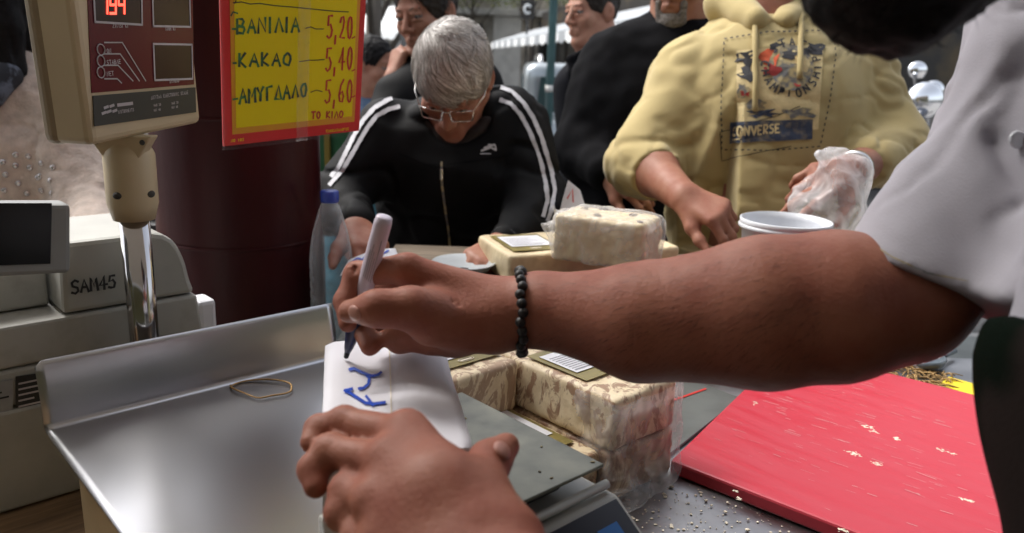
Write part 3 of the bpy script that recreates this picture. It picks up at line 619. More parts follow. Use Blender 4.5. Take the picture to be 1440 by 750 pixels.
M['green_board'] = mat('green_board', (.03, .16, .07), rough=.5); M['yellow_frame'] = mat('yellow_frame', (.30, .24, .05), rough=.5); M['canvas'] = bpy.data.materials.new('canvas'); M['canvas'].use_nodes = True; nt = M['canvas'].node_tree; nt.nodes.clear(); o_ = nt.nodes.new('ShaderNodeOutputMaterial'); mx_ = nt.nodes.new('ShaderNodeMixShader'); d_ = nt.nodes.new('ShaderNodeBsdfDiffuse'); t_ = nt.nodes.new('ShaderNodeBsdfTranslucent'); d_.inputs[0].default_value = (.5, .47, .43, 1); t_.inputs[0].default_value = (.60, .56, .51, 1); mx_.inputs[0].default_value = .45; nt.links.new(d_.outputs[0], mx_.inputs[1]); nt.links.new(t_.outputs[0], mx_.inputs[2]); nt.links.new(mx_.outputs[0], o_.inputs[0]); M['canvas_green'] = mat('canvas_green', (.30, .30, .17), rough=.8)
M['olive_stripe'] = mat('olive_stripe', (.30, .28, .12), rough=.7); M['pink_panel'] = mat('pink_panel', (.26, .18, .16), rough=.7)
# ================================================================== setting
def structure(o): o['kind'] = 'structure'; return o
structure(MB().grid(lambda u, v: Vector((-200 + 400 * u, -200 + 400 * v, -.004)), 4, 4).build('ground', M['asphalt']))
structure(MB().box((0, .6, .06), (30, 6.6, .12), bevel=.01).build('pavement', M['paving']))
structure(MB().box((0, 3.98, .063), (30, .16, .126), bevel=.012).build('kerb', M['kerb']))
mb = MB()
for i in range(8): mb.poly([(-14 + i * 4, 5.9, .0), (-12 + i * 4, 5.9, .0), (-12 + i * 4, 6.02, .0), (-14 + i * 4, 6.02, .0)])
structure(mb.build('road_marking', M['paint_white']))

# ---- far building across the square
def G(px, d): return (px - CX) / FPX * d
def facade(name, label, x0, x1, y, h, wall, cols, wins, depth=6, yaw=0):
    t = thing(name, (0.5 * (x0 + x1), y, 0), label, 'building')
    MB().box(((x0 + x1) / 2, y + depth / 2 + .3, h / 2), (x1 - x0, depth, h)).build('wall', wall, t)
    for (a, b, m) in cols:
        MB().box(((a + b) / 2, y + .15, h / 2), (b - a, .5, h - .02), bevel=.03).build('pilaster', m, t)
    for (a, b, z0, z1) in wins:
        f = MB().box(((a + b) / 2, y + .28, (z0 + z1) / 2), (b - a, .12, z1 - z0)).build('window', M['glass_dark'], t)
        mb = MB(); e = .06
        for xx in (a, b, (a + b) / 2): mb.box((xx, y + .2, (z0 + z1) / 2), (e, .1, z1 - z0))
        for zz in (z0, z1): mb.box(((a + b) / 2, y + .2, zz), (b - a + e, .11, e))
        mb.build('frame', M['frame_dark'], f)
    MB().box(((x0 + x1) / 2, y + .1, 3.55), (x1 - x0, .7, .28), bevel=.03).build('cornice', M['stone_pale'], t)
    return t
D = 38
facade('shop_building', 'pale stone building with columns across the street behind the awning', -14, 5.5, D, 13, M['stone_brown'],
       [(G(505, D), G(533, D), M['stone_white']), (G(548, D), G(562, D), M['stone_pale']), (G(684, D), G(722, D), M['stone_pale']), (-12.5, -11.6, M['stone_pale']), (G(838, D), G(868, D), M['stone_pale'])],
       [(G(570, D), G(600, D), .9, 3.0), (G(632, D), G(668, D), .9, 3.0), (G(746, D), G(776, D), .9, 3.2), (G(796, D), G(826, D), .9, 3.2), (-10.8, -8.2, .4, 3.2)] + [(-12 + 3 * i, -10.2 + 3 * i, 5, 7.2) for i in range(6)] + [(-12 + 3 * i, -10.2 + 3 * i, 8.6, 10.8) for i in range(6)])
facade('side_building', 'grey brown apartment front beyond the parked motorcycle', 6, 30, 26, 12, M['stone_brown'], [(7, 7.8, M['stone_pale']), (13, 13.8, M['stone_pale'])], [(8.4, 12.4, .4, 3), (14.4, 19, .4, 3), (8.6, 11, 5, 7), (14, 17, 5, 7)])
facade('left_building', 'grey building in the distance beyond the woman in the cream jacket', -36, -14.5, 30, 12, M['stone_brown'], [(-20, -19.2, M['stone_pale']), (-27, -26.2, M['stone_pale'])], [(-25.6, -20.6, .4, 3), (-18.6, -15.4, .4, 3), (-25, -22, 5, 7), (-19, -16, 5, 7)])

# ---- street trees
def leaves(mb, c, r, n, s=.10):
    for _ in range(n):
        v = RNG.normal(size=3); v /= np.linalg.norm(v); p = np.array(c) + v * np.array(r) * RNG.uniform(.35, 1) ** .6
        a = Vector(RNG.normal(size=3)).normalized(); b = a.orthogonal().normalized() * s * RNG.uniform(.5, 1.2); a = a * s * RNG.uniform(.5, 1.2); p = Vector(p)
        mb.poly([p - a, p + b * .5, p + a, p - b * .5])
def tree(x, y, label, h=5, crown=True, lean=0):
    t = thing('street_tree', (x, y, 0), label, 'tree')
    mb = MB(); top = Vector((x + lean, y, h * .55)); mb.tube([(x, y, -.1), (x + lean * .3, y, h * .25), top], [.11, .085, .06], 9)
    tips = []
    for k in range(9):
        a = k * 2.4; z0 = h * (.3 + .03 * k); b = Vector((x + lean * .5, y, z0)); e = b + Vector((cos(a) * h * .2, sin(a) * h * .2, h * .25)); m_ = b.lerp(e, .5) + Vector((0, 0, .12))
        mb.tube([b, m_, e], [.035, .024, .01], 6); tips.append(e)
    mb.build('trunk', M['bark'], t, True)
    if crown:
        mb = MB()
        for k, e in enumerate(tips): leaves(mb, e, (h * .17, h * .17, h * .12), 260)
        mb.build('crown', M['leaf'], t, autos=False)
    return t
tree(G(735, 33), 33, 'leafy street tree beside the pale column behind the striped awning', 7.5)
tree(G(590, 35), 35, 'leafy street tree beyond the man on the phone', 8)
tree(G(655, 36), 36, 'leafy street tree partly behind the grey haired man', 8)
tree(G(516, 7.5), 7.5, 'bare thin tree beside the yellow price sign', 4.2, crown=False, lean=.06)

# ---- awnings
def awning(label, A, B, out, zv, zr, fab, val, strip, drop=.2, n=26, posts=True):
    A, B, out = Vector(A), Vector(B), Vector(out); t = thing('shop_awning', (A + B) / 2 * 1.0, label, 'awning'); d = (B - A)
    rA, rB = A + out, B + out; A.z = B.z = zv; rA.z = rB.z = zr
    MB().prism([A, B, rB, rA], Vector((0, 0, .03))).build('canopy', fab, t)
    o_n = (-out.normalized()) * .012; mb = MB()
    for i in range(n):
        p = A + d * (i / n) + o_n; q = A + d * ((i + 1) / n) + o_n; m_ = (p + q) / 2; dn = Vector((0, 0, -drop))
        mb.prism([p, q, q + dn * .8, m_ + dn * 1.12, p + dn * .8], o_n * .8, mi=i % 2)
    mb.build('valance', [val, strip], t)
    for p in (rA, rB): MB().tube([(p.x, p.y, 0), (p.x, p.y, zr)], .035, 8).build('post', M['frame_dark'], t)
    return t
aw0, aw1 = Vector((G(682, 29), 29, 0)), Vector((G(915, 9.8), 9.8, 0)); nrm_ = Vector((aw1 - aw0).orthogonal()); nrm_ = Vector((-(aw1 - aw0).y, (aw1 - aw0).x, 0)).normalized()
awning('grey awning with a white scalloped fringe over a dark shop front', aw0, aw1, nrm_ * 1.5, 2.02, 2.5, M['awning'], M['awning_white'], M['awning'], .2, 26)
awning('plain white market awning beside the bare tree', (G(498, 19), 19, 0), (G(592, 15), 15, 0), (-.5, 2.4, 0), 1.9, 2.5, M['awning_white'], M['awning_white'], M['awning_white'], .12, 8)
# dark shop front under the awning
t = thing('shop', (aw1 + nrm_ * 1.9), 'dark shop front under the fringed awning', 'shop')
a_, b_ = aw0 + nrm_ * 1.75, aw1 + nrm_ * 1.75; dd = (b_ - a_)
MB().prism([a_, b_, b_ + nrm_ * 4, a_ + nrm_ * 4], Vector((0, 0, 3.1))).build('wall', M['shop_dark'], t)
for i in range(8):
    p = a_ + dd * (i / 8 + .012) - nrm_ * .03; q = a_ + dd * ((i + .9) / 8) - nrm_ * .03
    f = MB().prism([p + ZX * .5, q + ZX * .5, q + ZX * 2.1, p + ZX * 2.1], nrm_ * .03).build('window', M['glass_dark'], t)
    MB().prism([p - nrm_ * .02 + ZX * .44, q - nrm_ * .02 + ZX * .44, q - nrm_ * .02 + ZX * .5, p - nrm_ * .02 + ZX * .5], nrm_ * .05).build('sill', M['stone_pale'], f)
# small round white hanging sign above the awning
c = P(742, 13, 22); t = thing('hanging_sign', (c.x, c.y, 0), 'small round white emblem sign hanging over the awning', 'sign')
MB().tube([c + Vector((.09 * cos(a * .5), 0, .11 * sin(a * .5))) for a in range(1, 12)], .032, 8).build('emblem', M['awning_white'], t, True)
MB().box(c + Vector((0, .06, 0)), (.42, .03, .5), bevel=.01).build('panel', M['shop_dark'], t)
MB().tube([(c.x, c.y + .1, 0), (c.x, c.y + .1, c.z + .5)], .03, 8).build('post', M['frame_dark'], t)

# ---- green street pole
p = P(776, 60, 6.2); t = thing('street_pole', (p.x, p.y, 0), 'thin green metal street pole rising between the car and the awning', 'pole')
MB().tube([(p.x, p.y, 0), (p.x, p.y, 5.5)], .033, 12).build('shaft', M['pole_green'], t, True); MB().lathe([(.07, 0), (.07, .35), (.045, .4), (.034, .44)], (p.x, p.y, 0)).build('base', M['pole_green'], t, True)
MB().tube([(p.x, p.y, 1.22), (p.x, p.y, 1.27)], .0345, 12).build('sticker', M['stone_pale'], t, True)

# ---- parked silver car seen from its rear corner
def car():
    d0 = 6.4; cx = G(706, d0) + .86; y0 = d0; t = thing('parked_car', (cx, y0 + 2.1, 0), 'silver grey estate car with roof rails parked beyond the man in the tracksuit', 'car')
    S = Sdf(); S.box((cx, y0 + 2.15, .66), (.87, 2.15, .36), rad=.16, k=.05); S.box((cx, y0 + 1.75, 1.13), (.74, 1.55, .31), rad=.1, k=.08)
    for yy in (y0 + .85, y0 + 3.4):
        for e in (-1, 1): S.cone((cx + e * .7, yy, .34), (cx + e * 1.0, yy, .34), .37, .37, .02, 's')
    o = sdf_obj('body', S, .03, M['car_silver'], t, sm=2)
    def glass(pts, off): MB().prism([Vector(p) for p in pts], Vector(off)).build('window', M['car_glass'], t)
    glass([(cx - .64, y0 + .195, 1.0), (cx + .64, y0 + .195, 1.0), (cx + .60, y0 + .195, 1.33), (cx - .60, y0 + .195, 1.33)], (0, -.012, 0))
    for e in (-1, 1):
        for (ya, yb) in ((.55, 1.5), (1.58, 2.6)): glass([(cx + e * .741, y0 + ya, 1.02), (cx + e * .741, y0 + yb, 1.02), (cx + e * .741, y0 + yb - .1, 1.33), (cx + e * .741, y0 + ya + .08, 1.33)], (e * .012, 0, 0))
        MB().tube([(cx + e * .6, y0 + .45, 1.42), (cx + e * .6, y0 + .6, 1.49), (cx + e * .6, y0 + 2.4, 1.49), (cx + e * .6, y0 + 2.6, 1.43)], .022, 8).build('roof_rail', M['silver'], t, True)
        MB().box((cx + e * .74, y0 + .05, .86), (.16, .12, .3), bevel=.03).build('tail_light', M['lamp_red'], t)
        S2 = Sdf(); S2.ell((cx + e * .98, y0 + 2.55, 1.02), (.1, .07, .075)); sdf_obj('mirror', S2, .015, M['car_silver'], t)
        for yy in (y0 + .85, y0 + 3.4):
            wt = MB().lathe([(.2, -.1), (.32, -.1), (.335, -.05), (.335, .05), (.32, .1), (.2, .1)], (cx + e * .78, yy, .335), (1, 0, 0), cap=False).build('wheel', M['tyre'], t, True)
            MB().lathe([(.2, -.09), (.2, .07), (.06, .09), (.02, .09)], (cx + e * .78, yy, .335), (e, 0, 0)).build('rim', M['silver'], wt, True)
    MB().box((cx, y0 + .0, .48), (1.7, .1, .22), bevel=.04).build('bumper', M['black_plastic'], t); MB().box((cx, y0 - .012, .8), (.5, .015, .11), bevel=.004).build('number_plate', M['number_plate'], t)
car()

# ---- motorcycle beyond the man in the yellow hoodie
def moto():
    q = P(1312, 120, 3.7); x, y = q.x, q.y; t = thing('motorcycle', (x, y, 0), 'dark blue motorcycle with round silver mirrors parked beyond the yellow hoodie', 'motorcycle')
    f = Vector((-.35, -.94, 0)).normalized(); s_ = Vector((-f.y, f.x, 0)); b = Vector((x, y, 0)) - f * .2
    for k, off in enumerate((.62, -.72)):
        wt = MB().lathe([(.22, -.06), (.30, -.06), (.315, 0), (.30, .06), (.22, .06)], b + f * off + Vector((0, 0, .315)), s_, cap=False).build('wheel', M['tyre'], t, True)
        MB().lathe([(.225, -.05), (.225, .05), (.05, .06), (.05, -.06), (.225, -.05)], b + f * off + Vector((0, 0, .315)), s_, cap=False).build('rim', M['silver'], wt, True)
    S = Sdf(); S.cone(b + f * .3 + ZX * .75, b - f * .1 + ZX * .8, .15, .13, .05); S.cone(b + f * .45 + ZX * .85, b + f * .5 + ZX * 1.05, .13, .16, .06); S.cone(b + f * .1 + ZX * .5, b - f * .25 + ZX * .5, .17, .17, .05); S.cone(b - f * .3 + ZX * .72, b - f * .85 + ZX * .82, .09, .06, .05)
    sdf_obj('fairing', S, .018, M['moto_dark'], t)
    S = Sdf(); S.cone(b - f * .1 + ZX * .86, b - f * .7 + ZX * .9, .09, .08, .05, flat=((0, 0, 1), .6)); sdf_obj('seat', S, .018, M['black_plastic'], t)
    MB().tube([b + f * .62 + ZX * .33, b + f * .42 + ZX * .98], .03, 8).build('fork', M['silver'], t, True)
    MB().tube([b + f * .35 + s_ * -.38 + ZX * 1.02, b + f * .42 + s_ * -.2 + ZX * 1.08, b + f * .42 + s_ * .2 + ZX * 1.08, b + f * .35 + s_ * .38 + ZX * 1.02], .016, 8).build('handlebar', M['black_plastic'], t, True)
    MB().sphere(P(1300, 142, 3.62), .085, (1, .7, 1)).build('headlight', M['mirror'], t, True)
    for (px, py, dq, r) in ((1290, 99, 3.75, .046), (1312, 128, 3.85, .055)):
        c = P(px, py, dq); m_ = MB().sphere(c, r, (1, .55, .9)).build('rear_mirror', M['mirror'], t, True)
        MB().tube([c + Vector((.01, .04, -.03)), b + f * .42 + ZX * 1.06], .008, 6).build('stalk', M['black_plastic'], m_, True)
    mb = MB(); mb.grid(lambda u, v: b + f * (.55 - .1 * v) + s_ * ((u - .5) * .34) + ZX * (1.08 + .26 * v) + f * (.05 * math.sin(u * pi)), 8, 6); mb.build('windscreen', M['lens'], t, True)
moto()

# ---- kiosk far left
d0 = 4.6; x0, x1 = G(-120, d0), G(68, d0); y = d0
t = thing('street_kiosk', ((x0 + x1) / 2, y + .5, 0), 'kiosk with a slatted olive shutter and pink panel behind the woman', 'kiosk')
MB().box(((x0 + x1) / 2, y + .9, 1.5), (x1 - x0, 1.5, 3.0)).build('wall', M['stone_brown'], t)
mb = MB()
for i in range(14): mb.box(((x0 + G(40, d0)) / 2, y + .12, 1.58 + i * .045), (G(40, d0) - x0, .03, .03), bevel=.006)
mb.build('shutter', M['olive_stripe'], t)
wd = MB().box((G(50, d0), y + .12, 1.85), (.1, .02, .5)).build('window', M['mirror'], t); mb = MB()
for xx in (G(41, d0), G(59, d0)): mb.box((xx, y + .1, 1.85), (.02, .03, .54))
mb.box((G(50, d0), y + .1, 1.72), (.1, .03, .02)); mb.build('frame', M['frame_dark'], wd)
MB().box((G(30, d0), y + .1, 1.5), (.5, .05, .11), bevel=.006).build('panel', M['pink_panel'], t); MB().box((G(30, d0), y + .04, 1.38), (.6, .2, .05), bevel=.006).build('ledge', M['pole_green'], t)

# ---- unseen canopy and sheets added to shade the stall; the pillar
t = thing('shade_canopy', (0, .3, 0), 'unseen pale canvas canopy added to shade the vendor and his counter', 'canopy')
MB().prism([(-2.6, -2.6, 2.40), (2.6, -2.6, 2.40), (2.6, .95, 2.40), (-2.6, .95, 2.40)], Vector((0, 0, .02))).build('canvas', M['canvas'], t)
for x, y in ((-2.5, -2.5), (2.5, -2.5), (2.5, .9), (-2.5, .9)): MB().tube([(x, y, .12), (x, y, 2.36)], .03, 10).build('post', M['frame_dark'], t, True)
MB().prism([(-2.55, -2.58, .4), (2.55, -2.58, .4), (2.55, -2.58, 2.36), (-2.55, -2.58, 2.36)], Vector((0, .01, 0))).build('back_shade_sheet', M['canvas_green'], t)  # unseen sheets behind and beside the camera, added to cut the fill light
MB().prism([(2.56, -2.5, .3), (2.56, .75, .3), (2.56, .75, 2.36), (2.56, -2.5, 2.34)], Vector((.01, 0, 0))).build('side_shade_sheet', M['canvas_green'], t)
MB().prism([(-2.57, -2.5, .3), (-2.57, .35, .3), (-2.57, .35, 2.36), (-2.57, -2.5, 2.34)], Vector((.01, 0, 0))).build('side_shade_sheet', M['canvas_green'], t)
c = P(345, 400, 1.52); PIL = Vector((c.x, c.y, 0)); t = thing('pillar', PIL, 'dark red tarpaulin wrapped round pillar behind the price sign', 'pillar')
S = Sdf(); S.cone((c.x, c.y, .1), (c.x, c.y, 2.5), .146, .146, .01); S.clip((0, 0, .12), (0, 0, -1), .003); S.clip((0, 0, 2.5), (0, 0, 1), .003)
sdf_obj('wrap', S, .01, M['pillar'], t, noise=[(.006, 9, 11, (1, 1, .25))])
mb = MB()
for z in (.9, 1.12, 1.34): mb.lathe([(.1475, -.003), (.1488, 0), (.1475, .003)], (c.x, c.y, z), cap=False)
mb.build('wrap_seam', M['pillar'], t, True)
# ================================================================== the stall
def slab(name, label, cat, pts, z, th, material, legs, edge=None):
    cx = sum(p[0] for p in pts) / len(pts); cy = sum(p[1] for p in pts) / len(pts); t = thing(name, (cx, cy, .12), label, cat)
    MB().prism([Vector((p[0], p[1], z - th)) for p in pts], Vector((0, 0, th)), bevel=.003).build('top', material, t)
    for x, y in legs: MB().box((x, y, .12 + (z - th - .12) / 2), (.05, .05, z - th - .12), bevel=.004).build('leg', M['frame_dark'], t)
    return t
def ab2(a, b): p = AB(a, b, 0); return (p.x, p.y)
slab('wooden_table', 'worn brown wooden table under the cash register', 'table', [ab2(-.75, -.27), ab2(-.75, .62), ab2(.322, .62), ab2(.322, -.27)], WOOD_Z, .03, M['wood'], [ab2(-.7, -.22), ab2(-.7, .56), ab2(.27, .56), ab2(.27, -.22)])
slab('steel_counter', 'stainless steel counter holding the halva and the red board', 'counter', [ab2(.328, .64), (.55, .60), (1.2, .60), (1.2, 1.27), (-.02, 1.27), ab2(.328, -.02)], STEEL_Z, .045, M['steel_table'], [(.6, .65), (1.15, .65), (1.15, 1.2), (.1, 1.2)])
slab('front_table', 'low table along the customer side of the stall', 'table', [(-.335, 1.66), (1.25, 1.66), (1.25, 1.285), (-.372, 1.285), (-.352, 1.40)], .90, .03, M['plate_dark'], [(-.3, 1.6), (1.2, 1.6), (1.2, 1.35), (0, 1.35)])
t = thing('wooden_crate', (.2, 1.45, .9), 'dark slatted wooden crate carrying the far halva loaves and the tub', 'crate'); mb = MB()
for i in range(4): mb.box((.24, 1.345, .925 + i * .041), (.94, .012, .036), bevel=.002); mb.box((.24, 1.575, .925 + i * .041), (.94, .012, .036), bevel=.002)
mb.build('side_slats', M['crate_wood'], t); MB().box((.24, 1.46, 1.073), (.96, .25, .012), bevel=.002).build('lid', M['crate_wood'], t)
CR_Z = 1.079

# ---- halva loaves
def loaf(label, a0, b0, w, l, z0, h, material, lab=None, res=.0035, frame=None, amp=.0012, textseed=1):
    A_, B_ = frame[1:] if frame else (AX, BX); o_ = frame[0] if frame else Vector((O_.x, O_.y, 0))
    W_ = lambda a, b, z: o_ + A_ * a + B_ * b + ZX * z
    t = thing('halva_loaf', W_(a0 + w / 2, b0 - l / 2, z0), label, 'halva', 'halva loaves on the stall')
    Rm = np.array(Matrix((A_, B_, ZX)).transposed()); S = Sdf(); S.box(W_(a0 + w / 2, b0 - l / 2, z0 + h / 2), (w / 2, l / 2, h / 2), Rm, .006, .004)
    sdf_obj('block', S, res, material, t, noise=[(amp, 45, textseed), (amp * .6, 140, textseed + 3)], sm=1)
    if lab:
        u0, u1, v0, v1 = lab; z = z0 + h + .0022
        ol = MB().prism([W_(a0 + u0 * w, b0 - v0 * l, z), W_(a0 + u1 * w, b0 - v0 * l, z), W_(a0 + u1 * w, b0 - v1 * l, z), W_(a0 + u0 * w, b0 - v1 * l, z)], ZX * .0006).build('wrapper_label', M['label_olive'], t)
        p0, p1, q0, q1 = u0 + (u1 - u0) * .08, u0 + (u1 - u0) * .93, v0 + (v1 - v0) * .22, v0 + (v1 - v0) * .86; z += .0014
        st = MB().prism([W_(a0 + p0 * w, b0 - q0 * l, z), W_(a0 + p1 * w, b0 - q0 * l, z), W_(a0 + p1 * w, b0 - q1 * l, z), W_(a0 + p0 * w, b0 - q1 * l, z)], ZX * .0004).build('sticker', M['paper'], t)
        mb = MB()
        for i in range(9):
            vv = q0 + (q1 - q0) * (.1 + .085 * i); u = p0 + (p1 - p0) * .06; ue = p0 + (p1 - p0) * random.uniform(.55, .94)
            while u < ue:
                du = (p1 - p0) * random.uniform(.03, .1); ribbon(mb, [W_(a0 + u * w, b0 - vv * l, z + .0007), W_(a0 + min(ue, u + du) * w, b0 - vv * l, z + .0007)], .0016 if i else .0026, ZX); u += du + (p1 - p0) * .02
        mb.build('printing', M['print_text'], st, autos=False)
        mb = MB(); write(mb, 'XAABA', W_(a0 + (u0 + (u1 - u0) * .25) * w, b0 - (v0 + (v1 - v0) * .04) * l, z), A_, -B_, .006, .0012, ZX, off=.0003, jit=.02) if False else None
        mb.bm.free()
        mb = MB(); c = W_(a0 + (u0 + u1) / 2 * w, b0 - (v0 + (v1 - v0) * .11) * l, z0 + h + .0034); mb.tube([c + A_ * (.011 * cos(k * pi / 8)) + B_ * (.0045 * sin(k * pi / 8)) for k in range(16)], .0005, 5, closed=True); ribbon(mb, [c - A_ * .007, c + A_ * .007], .0035, ZX)
        mb.build('emblem', M['crumb'], ol, autos=False)
    return t
LH = .0605
loaf('brown marbled halva loaf wrapped in film under a labelled loaf', .437, .416, .110, .235, STEEL_Z, LH, M['halva_brown'], textseed=4)
loaf('marbled halva loaf with a white label stacked beside the red board', .437, .4155, .110, .235, STEEL_Z + LH + .001, LH, M['halva_marble'], (.10, .90, .22, .62), textseed=5)
loaf('pale halva loaf lying low next to the weighing plate', .327, .402, .108, .30, STEEL_Z, LH, M['halva_marble'], (.10, .90, .1, .5), textseed=6)
loaf('cut halva loaf showing a swirled face beside the paper parcel', .327, .271, .108, .15, STEEL_Z + LH + .001, LH + .001, M['halva_swirl'], (.08, .94, .16, .74), textseed=7)
# film round the near end of the stack
S = Sdf(); Rm = np.array(Matrix((AX, BX, ZX)).transposed()); S.box(AB(.4925, .33, STEEL_Z + LH), (.0605, .097, LH + .004), Rm, .012, .004)
S.cone(AB(.445, .428, STEEL_Z + .012), AB(.53, .424, STEEL_Z + .014), .016, .012, .02); S.clip(AB(0, 0, STEEL_Z + .002), (0, 0, -1), .002)
kf = lambda c: (np.array([(p[0] - O_.x) * BX.x + (p[1] - O_.y) * BX.y for p in c]) > .352 + .012 * np.sin(c[:, 2] * 90) + .02 * (c[:, 2] - STEEL_Z) / .12) & (c[:, 2] < STEEL_Z + 2 * LH - .002 + 0 * c[:, 0])
o = sdf_obj('plastic_film', S, .003, M['film'], None, noise=[(.004, 42, 21), (.0022, 110, 22)], keep=kf, sm=1); tag(o, 'clear crinkled plastic film round the end of the stacked loaves', 'film')
# far stack on the crate
FR = (Vector((0, 0, 0)), Vector((.80, -.60, 0)).normalized(), Vector((-.60, -.80, 0)).normalized())
cL = PZ(705, 386, CR_Z + .03); fo = lambda p: (p.dot(FR[1]), p.dot(FR[2]))
fa, fb = fo(P(722, 384, 1.40))
FRAME2 = (Vector((0, 0, 0)), Vector((.93, .36, 0)).normalized(), Vector((.36, -.93, 0)).normalized())
c0 = P(712, 386, 1.36); q = lambda p: (p.dot(FRAME2[1]), p.dot(FRAME2[2]))
a0, b0 = q(c0)
loaf('pale labelled halva loaf carrying the film wrapped chunk', a0, b0 + .01, .20, .17, CR_Z, .052, M['halva_cream'], (.08, .55, .12, .85), frame=FRAME2, textseed=11)
loaf('almond halva loaf on the crate beside the white tub', a0 + .203, b0 + .015, .13, .18, CR_Z, .052, M['halva_cream'], None, frame=FRAME2, textseed=12)
zt = CR_Z + .053
fr3 = (Vector((0, 0, 0)), Vector((.90, -.43, 0)).normalized(), Vector((-.43, -.90, 0)).normalized()); c1 = P(776, 372, 1.33); a1, b1 = c1.dot(fr3[1]), c1.dot(fr3[2])
tc = loaf('thick chunk of almond halva wrapped in clear film on top of the far loaves', a1, b1, .155, .105, zt, .075, M['halva_cream'], None, frame=fr3, amp=.003, textseed=13)
W3 = lambda a, b, z: fr3[1] * a + fr3[2] * b + ZX * z
mb = MB()
for (u, v, wz) in ((.40, .35, 1), (.72, .7, 1), (.15, .75, 1), (.9, .2, 1)): mb.sphere(W3(a1 + u * .155, b1 - v * .105, zt + .0755), 1, (.0085, .0055, .0028), Matrix.Rotation(u * 5, 3, 'Z'), 12)
mb.build('almond', M['almond'], tc, True)
mb = MB()
for k in range(9): mb.sphere(FRAME2[1] * (a0 + .21 + random.random() * .11) + FRAME2[2] * (b0 - random.random() * .13) + ZX * (CR_Z + .0525), 1, (.006, .004, .002), Matrix.Rotation(k, 3, 'Z'), 10)
mb.build('almond', M['almond'], bpy.data.objects['halva_loaf.005'], True)
S = Sdf(); S.box(W3(a1 + .0775, b1 - .0525, zt + .038), (.083, .058, .041), np.array(Matrix((fr3[1], fr3[2], ZX)).transposed()), .014, .004)
S.cone(W3(a1 + .0, b1 - .02, zt + .03), W3(a1 - .035, b1 - .03, zt + .05), .012, .003, .02); S.cone(W3(a1 - .003, b1 - .05, zt + .05), W3(a1 - .03, b1 - .05, zt + .085), .01, .003, .02); S.clip((0, 0, zt + .001), (0, 0, -1), .002)
sdf_obj('wrapping_film', S, .003, M['film'], tc, noise=[(.004, 48, 31), (.002, 120, 32)])

# ---- big scale: steel pan, beige body, post, display head
t = thing('market_scale', AB(.16, .15, WOOD_Z), 'large scale with a wide steel pan and beige display head on a chrome post', 'scale')
PW, PD = .352, .372
def pan_pt(u, v):
    a = u * PW
    if v < .25:
        s_ = v / .25; hgt = .072 * (1 - s_); b = -.012 * (1 - s_) ** 2 + .0; 
        ca = .014 * max(0, (1 - u * 22)) * 0
        return AB(a, b, PAN_Z + hgt)
    s_ = (v - .25) / .75; return AB(a, s_ * PD, PAN_Z - .0035 * math.sin(min(1, s_ * 14) * pi / 2))
mb = MB()
def rnd(u, v):                       # rounded free corners of the upright lip
    p = pan_pt(u, v); 
    if v < .25:
        hgt = p.z - PAN_Z; e = .007
        if hgt > .072 - e:
            dz = hgt - (.072 - e); inset = e - math.sqrt(max(0, e * e - dz * dz)); a = u * PW
            p = p + AX * (inset * (1 - 2 * u) if a < .06 else 0) * (1 if abs(u - .5) > .3 else 0)
    return p
mb.grid(rnd, 40, 48)
pan = mb.build('pan', M['steel'], t, True, autos=True); sm_ = pan.modifiers.new('sheet', 'SOLIDIFY'); sm_.thickness = .0016; sm_.offset = -1
mb = MB(); mb.tube([AB(.002, .0, PAN_Z + .0005), AB(PW - .002, 0, PAN_Z + .0005)], .0013, 6); mb.build('pan_crease', M['silver'], pan, True)
MB().box(AB(.17, .19, WOOD_Z + .061), (.30, .34, .12), (AX, BX, ZX), bevel=.014, seg=3).build('scale_body', M['beige'], t)
MB().box(AB(.17, .19, WOOD_Z + .126), (.20, .24, .008), (AX, BX, ZX)).build('pan_support', M['black_plastic'], t)
pp = P(203, 470, (AB(.10, -.04, 1.0) - CAM).dot(FW)); PX_, PY_ = pp.x, pp.y
MB().tube([(PX_, PY_, WOOD_Z + .03), (PX_, PY_, 1.30)], .0165, 28).build('post', M['chrome'], t, True)
MB().box(Vector((PX_, PY_, WOOD_Z + .02)) + BX * .03, (.07, .10, .036), (AX, BX, ZX), bevel=.006).build('post_bracket', M['beige'], t)
zc = lambda y_: (PZ(190, y_, 1.2), CAM + ray(190, y_) * ((PY_ - CAM.y) / ray(190, y_).y))[1].z
z_a, z_b, z_c = zc(308), zc(285), zc(212)
col_ = MB().lathe([(.0175, z_a - .0), (.0225, z_a + .0), (.0275, z_b), (.0275, z_c - .004), (.026, z_c), (.018, z_c + .012), (.015, z_c + .035)], (PX_, PY_, 0)).build('collar', M['beige'], t, True)
for sgn in (-.5, .9):
    d_ = (BX * cos(sgn) - AX * sin(sgn)); MB().sphere(Vector((PX_, PY_, z_b + .012)) + d_ * .0268, 1, (.0055, .003, .0042), basis(d_), 12).build('screw', M['groove'], col_, True)
# head: yawed box facing the stall keeper
hz0 = zc(188) + .004; HW, HD, HH = .168, .058, .26
hyaw = radians(78); HX = Vector((cos(hyaw), sin(hyaw), .055)).normalized(); HY = Vector((sin(hyaw), -cos(hyaw), 0)); HZ = HY.cross(HX) * -1; HZ = HZ if HZ.z > 0 else -HZ     # along the face, out of the face
tilt = radians(0); hc = Vector((PX_, PY_, 0)) + HX * .002
bl = CAM + ray(131, 193) * ((hc + HY * .022 - CAM).dot(HY) / ray(131, 193).dot(HY)); br = CAM + ray(278, 156) * ((hc + HY * .022 - CAM).dot(HY) / ray(278, 156).dot(HY))
HW = (br - bl).dot(HX); hb = bl.z - .002
HP = lambda x, z, o=0: bl + HX * x + HY * o + HZ * z
head = MB().box(HP(HW / 2 + .002, HH / 2 - .004, -HD / 2), (HW + .010, HD, HH + .010), (HX, HY, HZ), bevel=.008, seg=3).build('display_head', M['beige'], t)
